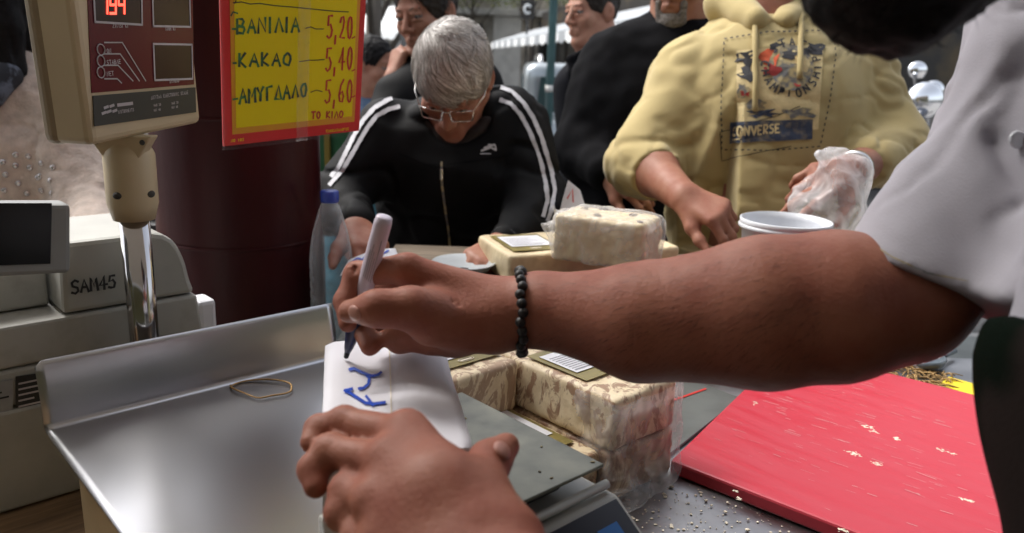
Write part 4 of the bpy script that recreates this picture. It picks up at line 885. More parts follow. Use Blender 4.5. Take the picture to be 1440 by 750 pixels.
MB().box(HP(HW / 2 + .002, HH / 2 - .004, -HD / 2 - .018), (HW + .013, HD - .034, HH + .013), (HX, HY, HZ), bevel=.010, seg=3).build('rear_shell', M['beige_shaded'], head)  # its darker beige paints the shaded side of the head
def hpx(px, py, o): 
    r = ray(px, py); k = (HP(0, 0, o) - CAM).dot(HY) / r.dot(HY); p = CAM + r * k; return p
def hquad(name, q, o, m, th=.0008, parent=head): return MB().prism([hpx(x, y, o) for x, y in q], -HY * th).build(name, m, parent)
hquad('front_panel', [(129, 131), (273, 119), (270, -60), (121, -60)], .0008, M['display_red'])
hquad('name_plate', [(133, 178), (276, 158), (275, 123), (131, 135)], .0014, M['panel_black'])
for q in ([(134, 31), (200, 35), (199, -30), (131, -30)], [(216, 37), (268, 38), (266, -30), (214, -30)], [(218, 113), (271, 111), (270, 63), (216, 62)]):
    f = hquad('digit_window', q, .0013, M['display_dark']); mb = MB()
    for i in range(4):
        a, b = hpx(*q[i], .0018), hpx(*q[(i + 1) % 4], .0018); ribbon(mb, [a, b], .0022, HY)
    mb.build('window_frame', M['ink_pale'], f, autos=False)
mb = MB()
for i in range(3):
    y = 70 + i * 16; c = hpx(142, y, .0018); mb.tube([c + HX * (.0055 * cos(k * pi / 6)) + HZ * (.0055 * sin(k * pi / 6)) for k in range(12)], .0006, 5, closed=True)
    pts = [(147, y - 10), (172 - i * 3, y - 10), (205 - i * 9, 114), ] if i < 3 else []
    ribbon(mb, [hpx(x, yy, .0016) for x, yy in pts], .0014, HY)
    write(mb, ('ZERO', 'TARE', 'NET')[i] if False else ('ON', 'STABLE'.replace('B', 'B'), 'NET')[i], hpx(150, y + 5, .0016), HX, HZ, .0042, .0008, HY, jit=0)
ribbon(mb, [hpx(x, yy, .0016) for x, yy in ((147, 111), (165, 111), (171, 117))], .0014, HY)
for (tx, x, y) in (('ZYGISI KG', 158, 39), ('TIMH KG', 232, 43), ('SYNOLO', 238, 117)): write(mb, tx, hpx(x, y, .0016), HX, HZ, .0036, .0007, HY, jit=0)
mb.build('panel_markings', M['ink_pale'], head, autos=False)
mb = MB(); write(mb, 'DIGITAL ELECTRONIC SCALE', hpx(212, 140, .0022), HX, HZ, .0036, .0006, HY, wid=.6, gap=.25, jit=0)
for (x, y) in ((216, 150), (216, 157), (241, 147), (241, 153)): write(mb, 'MAX 30' if y < 152 else 'MIN 40', hpx(x, y, .0022), HX, HZ, .0025, .0005, HY, jit=0)
write(mb, 'DIBAL'.replace('DIBAL', 'SCALE'), hpx(166, 150, .0022), HX, HZ, .0042, .0011, HY, jit=0) if False else None
write(mb, 'INSTRUMENTS', hpx(166, 160, .0022), HX, HZ, .0032, .0006, HY, wid=.5, jit=0); ribbon(mb, [hpx(166, 148, .0022), hpx(186, 145.5, .0022)], .0034, HY)
for (x, y) in ((147, 152), (151, 158), (155, 150), (159, 157), (144, 160)): ribbon(mb, [hpx(x, y, .0022), hpx(x + 5, y - 2, .0022)], .0028, HY)
mb.build('plate_lettering', M['ink_pale'], head, autos=False)
SEG = {'9': 'abcdfg', '4': 'bcfg', '1': 'bc'}
mb = MB()
for i, ch in enumerate('194'):
    for sg in SEG[ch]:
        (x0, y0), (x1, y1) = {'a': ((0, 1), (1, 1)), 'b': ((1, 1), (1, .5)), 'c': ((1, .5), (1, 0)), 'd': ((0, 0), (1, 0)), 'e': ((0, .5), (0, 0)), 'f': ((0, 1), (0, .5)), 'g': ((0, .5), (1, .5))}[sg]
        ribbon(mb, [hpx(143 + i * 12 + x0 * 8, 19 - y0 * 24, .002), hpx(143 + i * 12 + x1 * 8, 19 - y1 * 24, .002)], .0026, HY)
mb.build('red_digits', M['led'], head, autos=False)
mb = MB(); mb.prism([Vector((PX_, PY_, hb - .002)) + R0 * -.036, Vector((PX_, PY_, hb - .002)) + R0 * .036, Vector((PX_, PY_, hb - .030)) + R0 * .018, Vector((PX_, PY_, hb - .030)) - R0 * .018], Vector((0, -.02, 0)), bevel=.002); nk = mb.build('neck_bracket', M['beige'], t)
for e in (-.024, .026): MB().sphere(Vector((PX_, PY_ - .021, hb - .009)) + R0 * e, 1, (.003, .002, .003), None, 10).build('screw', M['groove'], nk, True)

# ---- second scale: square plate over a body with a blue keypad
t = thing('counter_scale', AB(.22, .5, STEEL_Z), 'low scale with a square stained plate and blue keys under the paper parcel', 'scale')
MB().box(AB(.2275, .424, PLATE_Z - .0015), (.145, .187, .003), (AX, BX, ZX), bevel=.001).build('weighing_plate', M['steel_plate'], t)
MB().box(AB(.20, .44, PLATE_Z - .012), (.14, .12, .018), (AX, BX, ZX), bevel=.004).build('plate_support', M['black_plastic'], t)
bd = MB(); bd.prism([AB(.10, .40, WOOD_Z + .001), AB(.10, .60, WOOD_Z + .001), AB(.10, .60, PLATE_Z - .075), AB(.10, .53, PLATE_Z - .024), AB(.10, .40, PLATE_Z - .024)], AX * .205, bevel=.004); body = bd.build('scale_body', M['scale_grey'], t)
kz = lambda a, b, o=0: AB(a, .529 + b * .071, PLATE_Z - .0245 - b * .051 + o)
kp = MB().prism([kz(.106, .06, .001), kz(.299, .06, .001), kz(.299, .98, .001), kz(.106, .98, .001)], ZX * .002).build('keypad', M['key_black'], t)
kn = ZX * .071 + BX * .051; kn.normalize()
i = 0
for r_ in range(2):
    for c_ in range(6):
        a = .272 - c_ * .029; b = .38 + r_ * .32
        kf_ = MB().prism([kz(a - .0115, b - .13, .004), kz(a + .0115, b - .13, .004), kz(a + .0115, b + .13, .004), kz(a - .0115, b + .13, .004)], kn * .0012).build('key', M['key_blue'], kp)
        mb = MB(); write(mb, 'M%d' % (r_ * 6 + c_ + 1), kz(a - .007, b + .05, .0055), AX, -BX, .008, .0012, ZX, jit=.02, gap=.2); mb.build('key_text', M['panel_black'], kf_, autos=False)
MB().tube([AB(.103, .52, PLATE_Z - .018), AB(.302, .52, PLATE_Z - .018)], .004, 8).build('edge_trim', M['scale_grey'], t, True)
mb = MB()
for k in range(9):
    a, b = random.uniform(.23, .295), random.uniform(.35, .51); mb.sphere(AB(a, b, PLATE_Z + .0004), 1, (random.uniform(.0008, .0022), random.uniform(.0008, .0018), .0006), Matrix.Rotation(k, 3, 'Z'), 8)
mb.build('stain', M['print_grey'], bpy.data.objects['weighing_plate'], True)

# ---- paper parcel with blue writing
pt = thing('paper_parcel', PZ(560, 600, PLATE_Z), 'white paper parcel being marked with blue handwriting', 'parcel')
TZ = 1.195; TL, TR, BR_, BL = PZ(456, 481, TZ), PZ(622, 476, TZ), PZ(667, 622, TZ), PZ(452, 660, TZ - .01)
def parc(u, v, w_):
    p = (TL * (1 - u) + TR * u) * (1 - v) + (BL * (1 - u) + BR_ * u) * v; p = Vector((p.x, p.y, 0)); c = (TL + TR + BR_ + BL) / 4
    e = .985 if w_ > .9 else 1.0
    p = Vector((c.x, c.y, 0)) * (1 - e) + p * e; return Vector((p.x, p.y, PLATE_Z + .001 + w_ * (TZ - PLATE_Z)))
S = Sdf(); cx_ = (TL + TR + BR_ + BL) / 4; ux = ((TR - TL) + (BR_ - BL)); ux.z = 0; ux.normalize()
me = MB()
nu, nv, nw = 14, 22, 8
def shell(u, v):       # wraps the parcel: v runs round left side, top, right side
    pass
top = lambda u, v: parc(u, v, 1) + ZX * (.002 * math.sin(u * 9 + v * 3) + .0015 * math.sin(v * 11) - .0022 * max(0, (abs(u - .5) - .46) / .04) ** 2 - .002 * max(0, (abs(v - .5) - .47) / .03) ** 2)
me.grid(top, nu, nv)
def side(p0, p1):
    def f(s_, h_):
        u = p0[0] + (p1[0] - p0[0]) * s_; v = p0[1] + (p1[1] - p0[1]) * s_; q = top(u, v); b = parc(u, v, 0); b2 = Vector((q.x, q.y, PLATE_Z + .001)); 
        k = b2.lerp(q, h_); out = Vector((q.x - cx_.x, q.y - cx_.y, 0)).normalized(); return k + out * (.0015 * math.sin(h_ * pi) + .0012 * math.sin(s_ * 31 + h_ * 7) * (1 - h_) * h_ * 4)
    me.grid(f, nv, nw)
side((0, 0), (1, 0)); side((1, 0), (1, 1)); side((1, 1), (0, 1)); side((0, 1), (0, 0))
bmesh.ops.remove_doubles(me.bm, verts=me.bm.verts, dist=.0004)
par = me.build('wrapping_paper', M['paper_wrap'], pt, True); dg = bpy.context.evaluated_depsgraph_get()
vv = [v.co + WORLD[par.name] for v in par.data.vertices]; PBVH = BVHTree.FromPolygons(vv, [p.vertices[:] for p in par.data.polygons])
mb = MB()
mark(mb, [(490, 522), (497, 520), (505, 524), (514, 528), (519, 534), (518, 542), (511, 548), (503, 549)], 3.9, PBVH, .0014); mark(mb, [(514, 528), (524, 531), (532, 529), (537, 525)], 3.6, PBVH, .0015)
mark(mb, [(483, 551), (492, 555), (503, 562), (514, 569), (528, 570), (543, 568)], 4.0, PBVH, .0014); mark(mb, [(514, 559), (520, 566), (525, 574)], 3.6, PBVH, .0016); mark(mb, [(485, 552), (496, 549)], 4, PBVH, .0016)
mb.build('blue_writing', M['ink_blue'], par, autos=False)
mb = MB(); mark(mb, [(546, 480), (548, 500), (549, 530), (550, 565), (551, 600)], 1.6, PBVH, .0009); mb.build('paper_seam', M['crumb'], par, autos=False)

# ---- marker pen
tipP = cast(486, 507, PBVH, .002) or PZ(486, 507, TZ); topP = P(541, 304, .622); ax_ = (topP - tipP).normalized(); Lp = (topP - tipP).length
pen = thing('marker_pen', tipP, 'white felt marker with a dark blue collar touching the parcel', 'pen')
MB().lathe([(.001, 0), (.0021, .001), (.0026, .008)], tipP, ax_, 16).build('nib', M['pen_tip'], pen, True)
MB().lathe([(.0028, .007), (.0040, .012), (.0062, .026), (.0066, .045), (.0066, .050)], tipP, ax_, 24).build('collar', M['pen_blue'], pen, True)
bdy = MB().lathe([(.0069, .050), (.0071, .055), (.0071, Lp - .006), (.0064, Lp - .001), (.004, Lp)], tipP, ax_, 28).build('barrel', M['pen_white'], pen, True)
mb = MB(); sx = ax_.cross(FW).normalized(); fn_ = (-FW - ax_ * (-FW).dot(ax_)).normalized()
for k in range(5):
    z0_ = .06 + .001 * k; o_ = sx * (-.004 + .0016 * k); nn = (fn_ * .0071).normalized(); ribbon(mb, [tipP + ax_ * (z0_ + .02) + o_ + fn_ * math.sqrt(.0072 ** 2 - o_.length ** 2), tipP + ax_ * (z0_ + .02 + random.uniform(.015, .04)) + o_ + fn_ * math.sqrt(.0072 ** 2 - o_.length ** 2)], .0005, nn, off=.0002)
mb.build('barrel_print', M['print_text'], bdy, autos=False)

# ---- cutting board
n0, l0, f0, f1_, r0 = PZ(942, 656, 1.0), PZ(1050, 550, 1.0), PZ(1245, 530, 1.0), PZ(1370, 562, 1.0), PZ(1180, 750, 1.0)
def isect(p, d, q, e):
    k = ((q.x - p.x) * e.y - (q.y - p.y) * e.x) / (d.x * e.y - d.y * e.x); return p + d * k
FL = isect(n0, l0 - n0, f0, f1_ - f0); dn = (r0 - n0).normalized(); NR = n0 + dn * .36; FRr = isect(f0, f1_ - f0, NR, (FL - n0)); 
BT = STEEL_Z + .018
low = lambda p: Vector((p.x, p.y, STEEL_Z + .001))
t = thing('cutting_board', (n0 + FRr) / 2 * 1.0, 'thick red plastic cutting board with pale knife scratches', 'cutting board')
bo = MB().prism([low(n0), low(NR), low(FRr), low(FL)], ZX * (BT - STEEL_Z - .001), bevel=.003).build('slab', M['board_red'], t)
mb = MB(); du, dv = (NR - n0), (FL - n0)
bpt = lambda u, v: Vector((n0.x, n0.y, BT)) + du * u + dv * v
for k in range(170):
    u, v = random.uniform(.03, .95), random.betavariate(2, 2) * .94 + .02; L_ = random.uniform(.003, .022); p = bpt(u, v); d_ = (du.normalized() + dv.normalized() * random.uniform(-.12, .12)); d_.z = 0
    ribbon(mb, [p, p + d_ * L_], random.choice((.00025, .0003, .0004, .0008)), ZX, off=.0004 + k * 1e-6)
mb.build('scratches', M['scratch'], bo, autos=False)
mb = MB()
for (x, y, l, w_) in ((1186, 634, 26, 5), (1226, 650, 16, 4), (1212, 598, 18, 4), (1224, 606, 12, 3), (1316, 631, 30, 2.5), (1256, 616, 12, 2.5), (1060, 566, 6, 3), (1030, 690, 8, 3), (1036, 700, 8, 3), (1180, 744, 14, 3), (1350, 700, 20, 2)):
    for k in range(int(l * 1.0)):
        e = random.random(); a = PZ(x + l * e + random.gauss(0, 1.2), y + l * e * .3 + random.gauss(0, w_ * .32), BT); r_ = random.uniform(.0004, .0012) * (1.4 - abs(e - .45)); mb.sphere((a.x, a.y, BT), r_, (random.uniform(.9, 2.6), random.uniform(.6, 1.2), .45), Matrix.Rotation(radians(-40) + random.gauss(0, .5), 3, 'Z'), 6)
mb.build('halva_smear', M['crumb'], bo, autos=False)
# ---- dark tray with red line behind the loaves
q = [PZ(945, 612, .995), PZ(1062, 543, .995), PZ(1010, 470, .995), PZ(870, 530, .995)]
q = [AB(.552, .395, 0), l0 + (l0 - n0) * -.02 + AX * -.012, AB(.80, .10, 0), AB(.552, .10, 0)]; q = [Vector((p.x, p.y, STEEL_Z + .001)) for p in q]
t = thing('grey_tray', (q[0] + q[2]) / 2, 'flat dark grey metal tray with a thin red line beside the red board', 'tray')
MB().prism(q, ZX * .004, bevel=.001).build('sheet', M['plate_dark'], t)
mb = MB(); ribbon(mb, [PZ(946, 563, STEEL_Z + .006), PZ(992, 547, STEEL_Z + .006)], .004, ZX); mb.build('red_line', M['ink_red'], t, autos=False)

# ---- crumbs and bits
mb = MB()
for k in range(300):
    px, py = random.uniform(880, 1120), random.uniform(655, 750); a = PZ(px, py, STEEL_Z + .0008)
    ca, cb, _ = toAB(a)
    if (ca < .553 and cb < .42) or ca < .33: continue
    v1 = (a - n0).dot(Vector((-dn.y, dn.x, 0)))
    if v1 > -.006: continue
    r_ = random.choice((.0004, .0006, .0006, .0009, .0015)); mb.sphere(a, r_, (random.uniform(.7, 1.8), random.uniform(.7, 1.5), .5), Matrix.Rotation(k, 3, 'Z'), 6)
for k in range(14):
    a = n0.lerp(NR, random.uniform(.02, .75)) - Vector((-dn.y, dn.x, 0)) * random.uniform(.006, .05); mb.sphere((a.x, a.y, STEEL_Z + .002), random.uniform(.0008, .0022), (1.3, 1, .7), Matrix.Rotation(k, 3, 'Z'), 8)
o = mb.build('halva_crumbs', M['crumb'], None, True); tag(o, 'scattered pale halva crumbs on the steel in front of the red board', 'crumbs', kind='stuff')
mb = MB()
for k in range(130):
    u = random.random(); a = f0.lerp(f1_, u * 1.0 - .25) + (FL - n0).normalized() * random.uniform(.012, .10); a.z = STEEL_Z + .003 + random.uniform(0, .004)
    dr = Vector((random.uniform(-1, 1), random.uniform(-1, 1), 0)).normalized() * random.uniform(.006, .016); mb.tube([a - dr, a + Vector((0, 0, .003)), a + dr], random.uniform(.0006, .0014), 5)
o = mb.build('wood_shavings', M['straw'], None, True); tag(o, 'brown straw like scraps behind the red board', 'scraps', kind='stuff')
q = [PZ(1318, 548, STEEL_Z), PZ(1332, 537, STEEL_Z), PZ(1400, 556, STEEL_Z), PZ(1400, 576, STEEL_Z)]; q = [p + (FL - n0).normalized() * .012 for p in q]
o = MB().prism([Vector((p.x, p.y, STEEL_Z + .001)) for p in q], ZX * .004, bevel=.0008).build('yellow_card', M['yellow_card']); tag(o, 'yellow plastic card lying behind the red board', 'card')
c = PZ(1308, 520, STEEL_Z) ; t = thing('plastic_scoop', c, 'dark grey plastic scoop lying among the scraps', 'scoop')
S = Sdf(); S.ell(c + ZX * .014, (.034, .02, .014), np.array(Matrix.Rotation(.7, 3, 'Z')), .005); S.ell(c + ZX * .024, (.028, .015, .014), np.array(Matrix.Rotation(.7, 3, 'Z')), .005, 's'); sdf_obj('bowl', S, .002, M['plastic_grey'], t)
MB().tube([c + Vector((.02, .018, .014)), c + Vector((.07, .06, .012))], [.005, .004], 8).build('handle', M['plastic_grey'], t, True)

# ---- rubber band on the pan
c = PZ(367, 546, PAN_Z); pts = []
for k in range(40):
    a = 2 * pi * k / 40; x, y = cos(a), sin(a); px = 367 + 43 * x; py = 546 + (10.5 * y if y > 0 else 11 * y) + 3 * x * (1 if y > 0 else -.5) + (5 * math.exp(-((x + .1) / .35) ** 2) if y > 0 else 0); p = PZ(px, py, PAN_Z); p.z = PAN_Z + .0012; pts.append(p)
o = MB().tube(pts, .0011, 8, closed=True).build('rubber_band', M['rubber'], None, True); tag(o, 'thin tan rubber band lying on the steel scale pan', 'rubber band')

# ---- cash register
t = thing('cash_register', AB(-.15, -.2, WOOD_Z), 'off white cash register marked in black pen with a black screen', 'cash register')
RB = -.10
def rp(px, py): return PB(px, py, RB)
def lv(px, py): return rp(px, py).z
xr = toAB(rp(283, 463))[0]; z1_, z2_, z3_, z4_ = lv(180, 485), lv(180, 428), lv(180, 336), lv(60, 530)
def prof(pts, b0, depth, name, m, bev=.004): return MB().prism([AB(a, b0, z) for a, z in pts], -BX * depth, bevel=bev).build(name, m, t)
prof([(-.75, WOOD_Z + .002), (xr + .006, WOOD_Z + .002), (xr + .006, z4_ - .03), (-.75, z4_ - .03)], RB + .006, .17, 'drawer', M['register'])
prof([(-.75, z4_ - .028), (xr + .004, z4_ - .028), (xr + .004, z1_ - .002), (-.75, z1_ - .002)], RB + .001, .17, 'base_band', M['register'])
prof([(-.75, z1_), (xr + .002, z1_), (xr - .003, z2_ - .002), (-.75, z2_ - .002)], RB + .002, .17, 'middle_band', M['register_dirt'])
aL = toAB(rp(84, 400))[0]; ar = lambda px, py: (toAB(rp(px, py))[0], rp(px, py).z)
cov = [(aL, z2_), (xr - .004, z2_)] + [ar(px, py) for px, py in ((268, 395), (262, 370), (253, 350), (243, 337), (230, 330), (215, 328))] + [(ar(84, 342)[0], ar(215, 328)[1] + .0005)]
cv = prof(cov, RB, .16, 'printer_cover', M['register'], .006)
prof([(-.75, z2_), (aL - .002, z2_), (aL - .002, z2_ + .075), (-.75, z2_ + .075)], RB - .05, .10, 'paper_well', M['register_dirt'])
mb = MB(); write(mb, 'SAM45', PB(101, 413, RB + .0015), AX, ZX, (PB(101, 396, RB) - PB(101, 414, RB)).length, .003, BX, wid=.52, gap=.14, jit=.05, off=.0008); mb.build('handwritten_name', M['ink_black'], cv, autos=False)
for k_, (x0_, x1_, y0_, y1_, m_) in enumerate(((-30, 18, 540, 592, M['label_grey']), (22, 62, 530, 568, M['label_black']))):
    lb = MB().prism([PB(x0_, y1_ + 6, RB + .0035), PB(x1_, y1_, RB + .0035), PB(x1_, y0_ - 6, RB + .0035), PB(x0_, y0_, RB + .0035)], -BX * .001).build('data_label', m_, t); mb = MB()
    for i in range(5): p = PB(x0_ + 5, y0_ + 10 + i * 8, RB + .0045); ribbon(mb, [p, p + AX * random.uniform(.012, .026)], .0022, BX)
    mb.build('label_print', M['ink_pale'] if m_ == M['label_black'] else M['ink_black'], lb, autos=False)
sc_ = prof([ar(-140, 383), ar(84, 373), ar(84, 279), ar(-140, 279)], RB + .045, .035, 'operator_screen', M['register_grey'], .005)
MB().prism([PB(-130, 378, RB + .0462), PB(71, 371, RB + .0462), PB(73, 286, RB + .0462), PB(-130, 286, RB + .0462)], -BX * .001).build('screen_glass', M['screen_black'], sc_)
MB().prism([AB(-.35, RB - .02, z2_), AB(-.27, RB - .02, z2_), AB(-.27, RB - .02, ar(60, 300)[1]), AB(-.35, RB - .02, ar(60, 300)[1])], BX * .03, bevel=.003).build('screen_arm', M['register_grey'], sc_)
o = MB().box(AB(xr + .022, RB - .05, z1_ + .004), (.025, .04, .05), (AX, BX, ZX), bevel=.006).build('plug_housing', M['paper'], t)

# ---- price sign hung on the pillar
sBL, sBR = P(314, 206, 1.06), P(505, 184, 1.20)
s_r = ray(308, -40); sUp = s_r * ((sBL - CAM).dot(sBR - sBL) / s_r.dot(sBR - sBL)) + CAM - sBL
SU = (sBR - sBL); SW = SU.length; SU.normalize(); SV = (sUp - SU * sUp.dot(SU)).normalized(); SN = SU.cross(SV).normalized()
if SN.dot(FW) > 0: SN = -SN
SHt = .29; sp = lambda x, y, o=0: sBL + SU * x * SW + SV * y * SHt + SN * o
t = thing('price_sign', sp(.5, 0), 'yellow price sign with a red border and green and red handwriting', 'sign')
bo = MB().prism([sp(0, 0), sp(1, 0), sp(1, 1), sp(0, 1)], -SN * .002).build('red_border', M['sign_red'], t)
MB().prism([sp(.06, .052, .0006), sp(.955, .052, .0006), sp(.955, .96, .0006), sp(.06, .96, .0006)], -SN * .0005).build('orange_border', M['sign_orange'], t)
MB().prism([sp(.085, .082, .0012), sp(.93, .082, .0012), sp(.93, .94, .0012), sp(.085, .94, .0012)], -SN * .0005).build('yellow_sheet', M['sign_yellow'], t)
def sq(px, py, o=.0016):
    r = ray(px, py); return CAM + r * ((sBL + SN * o - CAM).dot(SN) / r.dot(SN))
def swrite(mb, text, px0, py0, px1, py1, h, wd, mi=0, jit=.06):
    a, b = sq(px0, py0), sq(px1, py1); u = (b - a); L_ = u.length; u.normalize(); hh = (sq(px0, py0 - h) - a).length
    n = sum((.5 if c in 'I,.' else 1) * .62 + .25 for c in text); k = L_ / (n * hh)
    x = 0
    for ch in text:
        kk = .62 * (.5 if ch in 'I,.' else 1)
        for st in GL.get(ch, []): ribbon(mb, [a + u * ((x + (p[0] + random.uniform(-jit, jit)) * kk) * hh * k) + SV * ((p[1] + random.uniform(-jit, jit)) * hh) for p in st], wd, SN, mi, random.uniform(0, .0002))
        x += kk + .25
mb = MB()
swrite(mb, 'BANILIA', 334, 47, 424, 44, 20, .0034); swrite(mb, 'KAKAO', 336, 94, 413, 92, 18, .0034); swrite(mb, 'AMYGDALO', 337, 145, 434, 135, 19, .0036)
for q in ([(327, 41), (331, 41)], [(328, 89), (332, 89)], [(328, 140), (334, 139)]): ribbon(mb, [sq(*p) for p in q], .0026, SN)
ribbon(mb, [sq(x, y) for x, y in ((325, 22), (328, 17), (334, 19))], .002, SN)
mb.build('green_lettering', M['ink_green'], t, autos=False)
mb = MB()
for q in ([(430, 40), (437, 38), (444, 41), (455, 41)], [(421, 87), (428, 86), (434, 85), (442, 85), (456, 84)], [(437, 130), (445, 127), (453, 129)], [(328, 4), (340, 3), (352, 6), (365, 5), (385, 8), (410, 10), (440, 13), (470, 16), (490, 17)], [(330, 5), (332, 1)]): ribbon(mb, [sq(*p) for p in q], .0013, SN)
mb.build('pen_lines', M['label_black'], t, autos=False)
mb = MB()
for (tx, x0_, y0_, x1_, y1_) in (('5,20', 460, 54, 498, 54), ('5,40', 458, 100, 498, 97), ('5,60', 457, 145, 498, 143)): swrite(mb, tx, x0_, y0_, x1_, y1_, 31, .003, jit=.03)
swrite(mb, 'TO KILO', 438, 167, 484, 165, 9, .0024, jit=.04)
for y in (54, 100, 137): ribbon(mb, [sq(495, y), sq(499, y - 2)], .002, SN)
mb.build('red_lettering', M['ink_red'], t, autos=False)
mb = MB(); write(mb, 'TIMOKATALOGOS', sq(458, 186.5), SU, SV, .0036, .0008, SN, jit=0, off=.0004); write(mb, 'NO 103', sq(325, 200), SU, SV, .0036, .0008, SN, jit=0, off=.0004); mb.build('border_print', M['sign_yellow'], t, autos=False)
mb = MB(); mb.grid(lambda u, v: sp(.50 + .085 * u, -.015 + 1.0 * v, .0022 + .0008 * math.sin(u * 9 + v * 20)), 6, 24); mb.build('clear_tape', M['tape'], t, True)
mb = MB(); mb.grid(lambda u, v: sp(-.012 + 1.024 * u, -.014 + 1.0 * v, .0034 + .0012 * math.sin(u * 7 + v * 5)), 12, 12); mb.build('plastic_sleeve', film_mat('sleeve_film', .985, bump=.25, bscale=9, whiten=.02, edge=.12), t, True)

# ---- water bottle
d_b = 1.40; c = P(464, 300, d_b); topz = (CAM + ray(459, 268) * (c.y / ray(459, 268).y)).z; bz = .902
t = thing('water_bottle', (c.x, c.y, bz), 'clear plastic water bottle with a blue cap beside the red pillar', 'bottle')
hb_ = topz - bz; sb_ = .86; pr = [(.030, .0), (.041, .006), (.044, .02)]
for k in range(9): z = .03 + k * (hb_ - .16) / 9; pr += [(.044, z), (.0425, z + .004), (.044, z + .009)]
pr += [(.044, hb_ - .125), (.042, hb_ - .105), (.036, hb_ - .075), (.026, hb_ - .045), (.017, hb_ - .028), (.0135, hb_ - .022), (.0135, hb_ - .014)]
MB().lathe([(r * (sb_ if r > .02 else 1), z) for r, z in pr], (c.x, c.y, bz), None, 40, cap=False).build('bottle_wall', M['pet'], t, True)
MB().lathe([(.0155, hb_ - .02), (.0158, hb_ - .016), (.0158, hb_ - .002), (.014, hb_)], (c.x, c.y, bz), None, 32).build('cap', M['cap_blue'], t, True)
MB().lathe([(.0386, .03), (.0388, .034), (.0388, .088), (.0386, .092)], (c.x, c.y, bz), None, 40, cap=False).build('bottle_label', film_mat('bottle_label', .72, (.8, .85, .9), bump=.1, whiten=.2), t, True)

# ---- white tub, bowl, note paper, small price tag
c = P(1103, 330, 1.36); zr = (CAM + ray(1103, 309) * (c.y / ray(1103, 309).y)).z; rr = 62 / FPX * 1.36
t = thing('plastic_tub', (c.x, c.y, CR_Z), 'white round plastic tub standing on the crate before the yellow hoodie', 'tub')
MB().lathe([(rr * .82, CR_Z - .0 + .001), (rr * .84, CR_Z + .004), (rr * .95, zr - .012), (rr * 1.0, zr - .010), (rr * 1.01, zr), (rr * .97, zr + .001), (rr * .93, zr - .012), (rr * .81, CR_Z + .006), (.01, CR_Z + .006)], (c.x, c.y, 0), None, 48, cap=False).build('wall', M['tub'], t, True)
MB().lathe([(rr * 1.0, zr - .016), (rr * 1.03, zr - .014), (rr * 1.03, zr - .010), (rr * 1.0, zr - .008)], (c.x, c.y, 0), None, 48, cap=False).build('rim', M['tub'], t, True)
c = P(652, 376, 1.42); t = thing('grey_bowl', (c.x, c.y, CR_Z), 'shallow grey plastic bowl under the grey haired man\'s hand', 'bowl')
MB().lathe([(.03, CR_Z + .001), (.045, CR_Z + .008), (.055, CR_Z + .020), (.058, CR_Z + .021), (.056, CR_Z + .023), (.044, CR_Z + .012), (.01, CR_Z + .008)], (c.x, c.y, 0), None, 40, cap=False).build('wall', M['bowl_grey'], t, True)
q = [P(478, 388, 1.33), P(560, 360, 1.33), P(556, 350, 1.40), P(490, 366, 1.41)]
o = MB(); o.grid(lambda u, v: (q[0] * (1 - u) + q[1] * u) * (1 - v) + (q[3] * (1 - u) + q[2] * u) * v + ZX * (.006 * math.sin(u * 3)), 10, 6); nt_ = o.build('note_paper', M['paper'], None, True); so = nt_.modifiers.new('sheet', 'SOLIDIFY'); so.thickness = .0008
tg = tag(nt_, 'white note paper with blue handwriting under the grey haired man\'s fingers', 'paper')
NB = BVHTree.FromPolygons([v.co for v in nt_.data.vertices], [p.vertices[:] for p in nt_.data.polygons]); mb = MB()
mark(mb, [(496, 369), (503, 364), (510, 366), (515, 361), (522, 362)], 2.2, NB, .0015); mark(mb, [(524, 358), (532, 355), (540, 357), (547, 353)], 2.2, NB, .0015)
wr_ = mb.build('blue_scribble', M['ink_blue'], None, autos=False); wr_.parent = nt_
c = P(803, 296, 1.66); t = thing('price_tag', (c.x, c.y, .93), 'small white folded price tag with a red digit near the black coat', 'price tag')
v0_, v1_, v2_, v3_ = P(786, 300, 1.66), P(826, 300, 1.66), P(816, 268, 1.67), P(799, 254, 1.67)
MB().prism([v0_, v1_, v2_, v3_], Vector((0, .004, 0))).build('card', M['paper'], t)
mb = MB(); k = Vector((0, -.002, 0)); ribbon(mb, [P(798, 279, 1.655), P(805, 266, 1.655), P(806, 284, 1.655)], .003, -FW); mb.build('red_digit', M['ink_red'], t, autos=False)
b_ = (v0_ + v1_) / 2; MB().tube([(b_.x, b_.y + .01, .90), (b_.x, b_.y + .01, b_.z + .01)], .004, 8).build('holder', M['silver'], t, True)

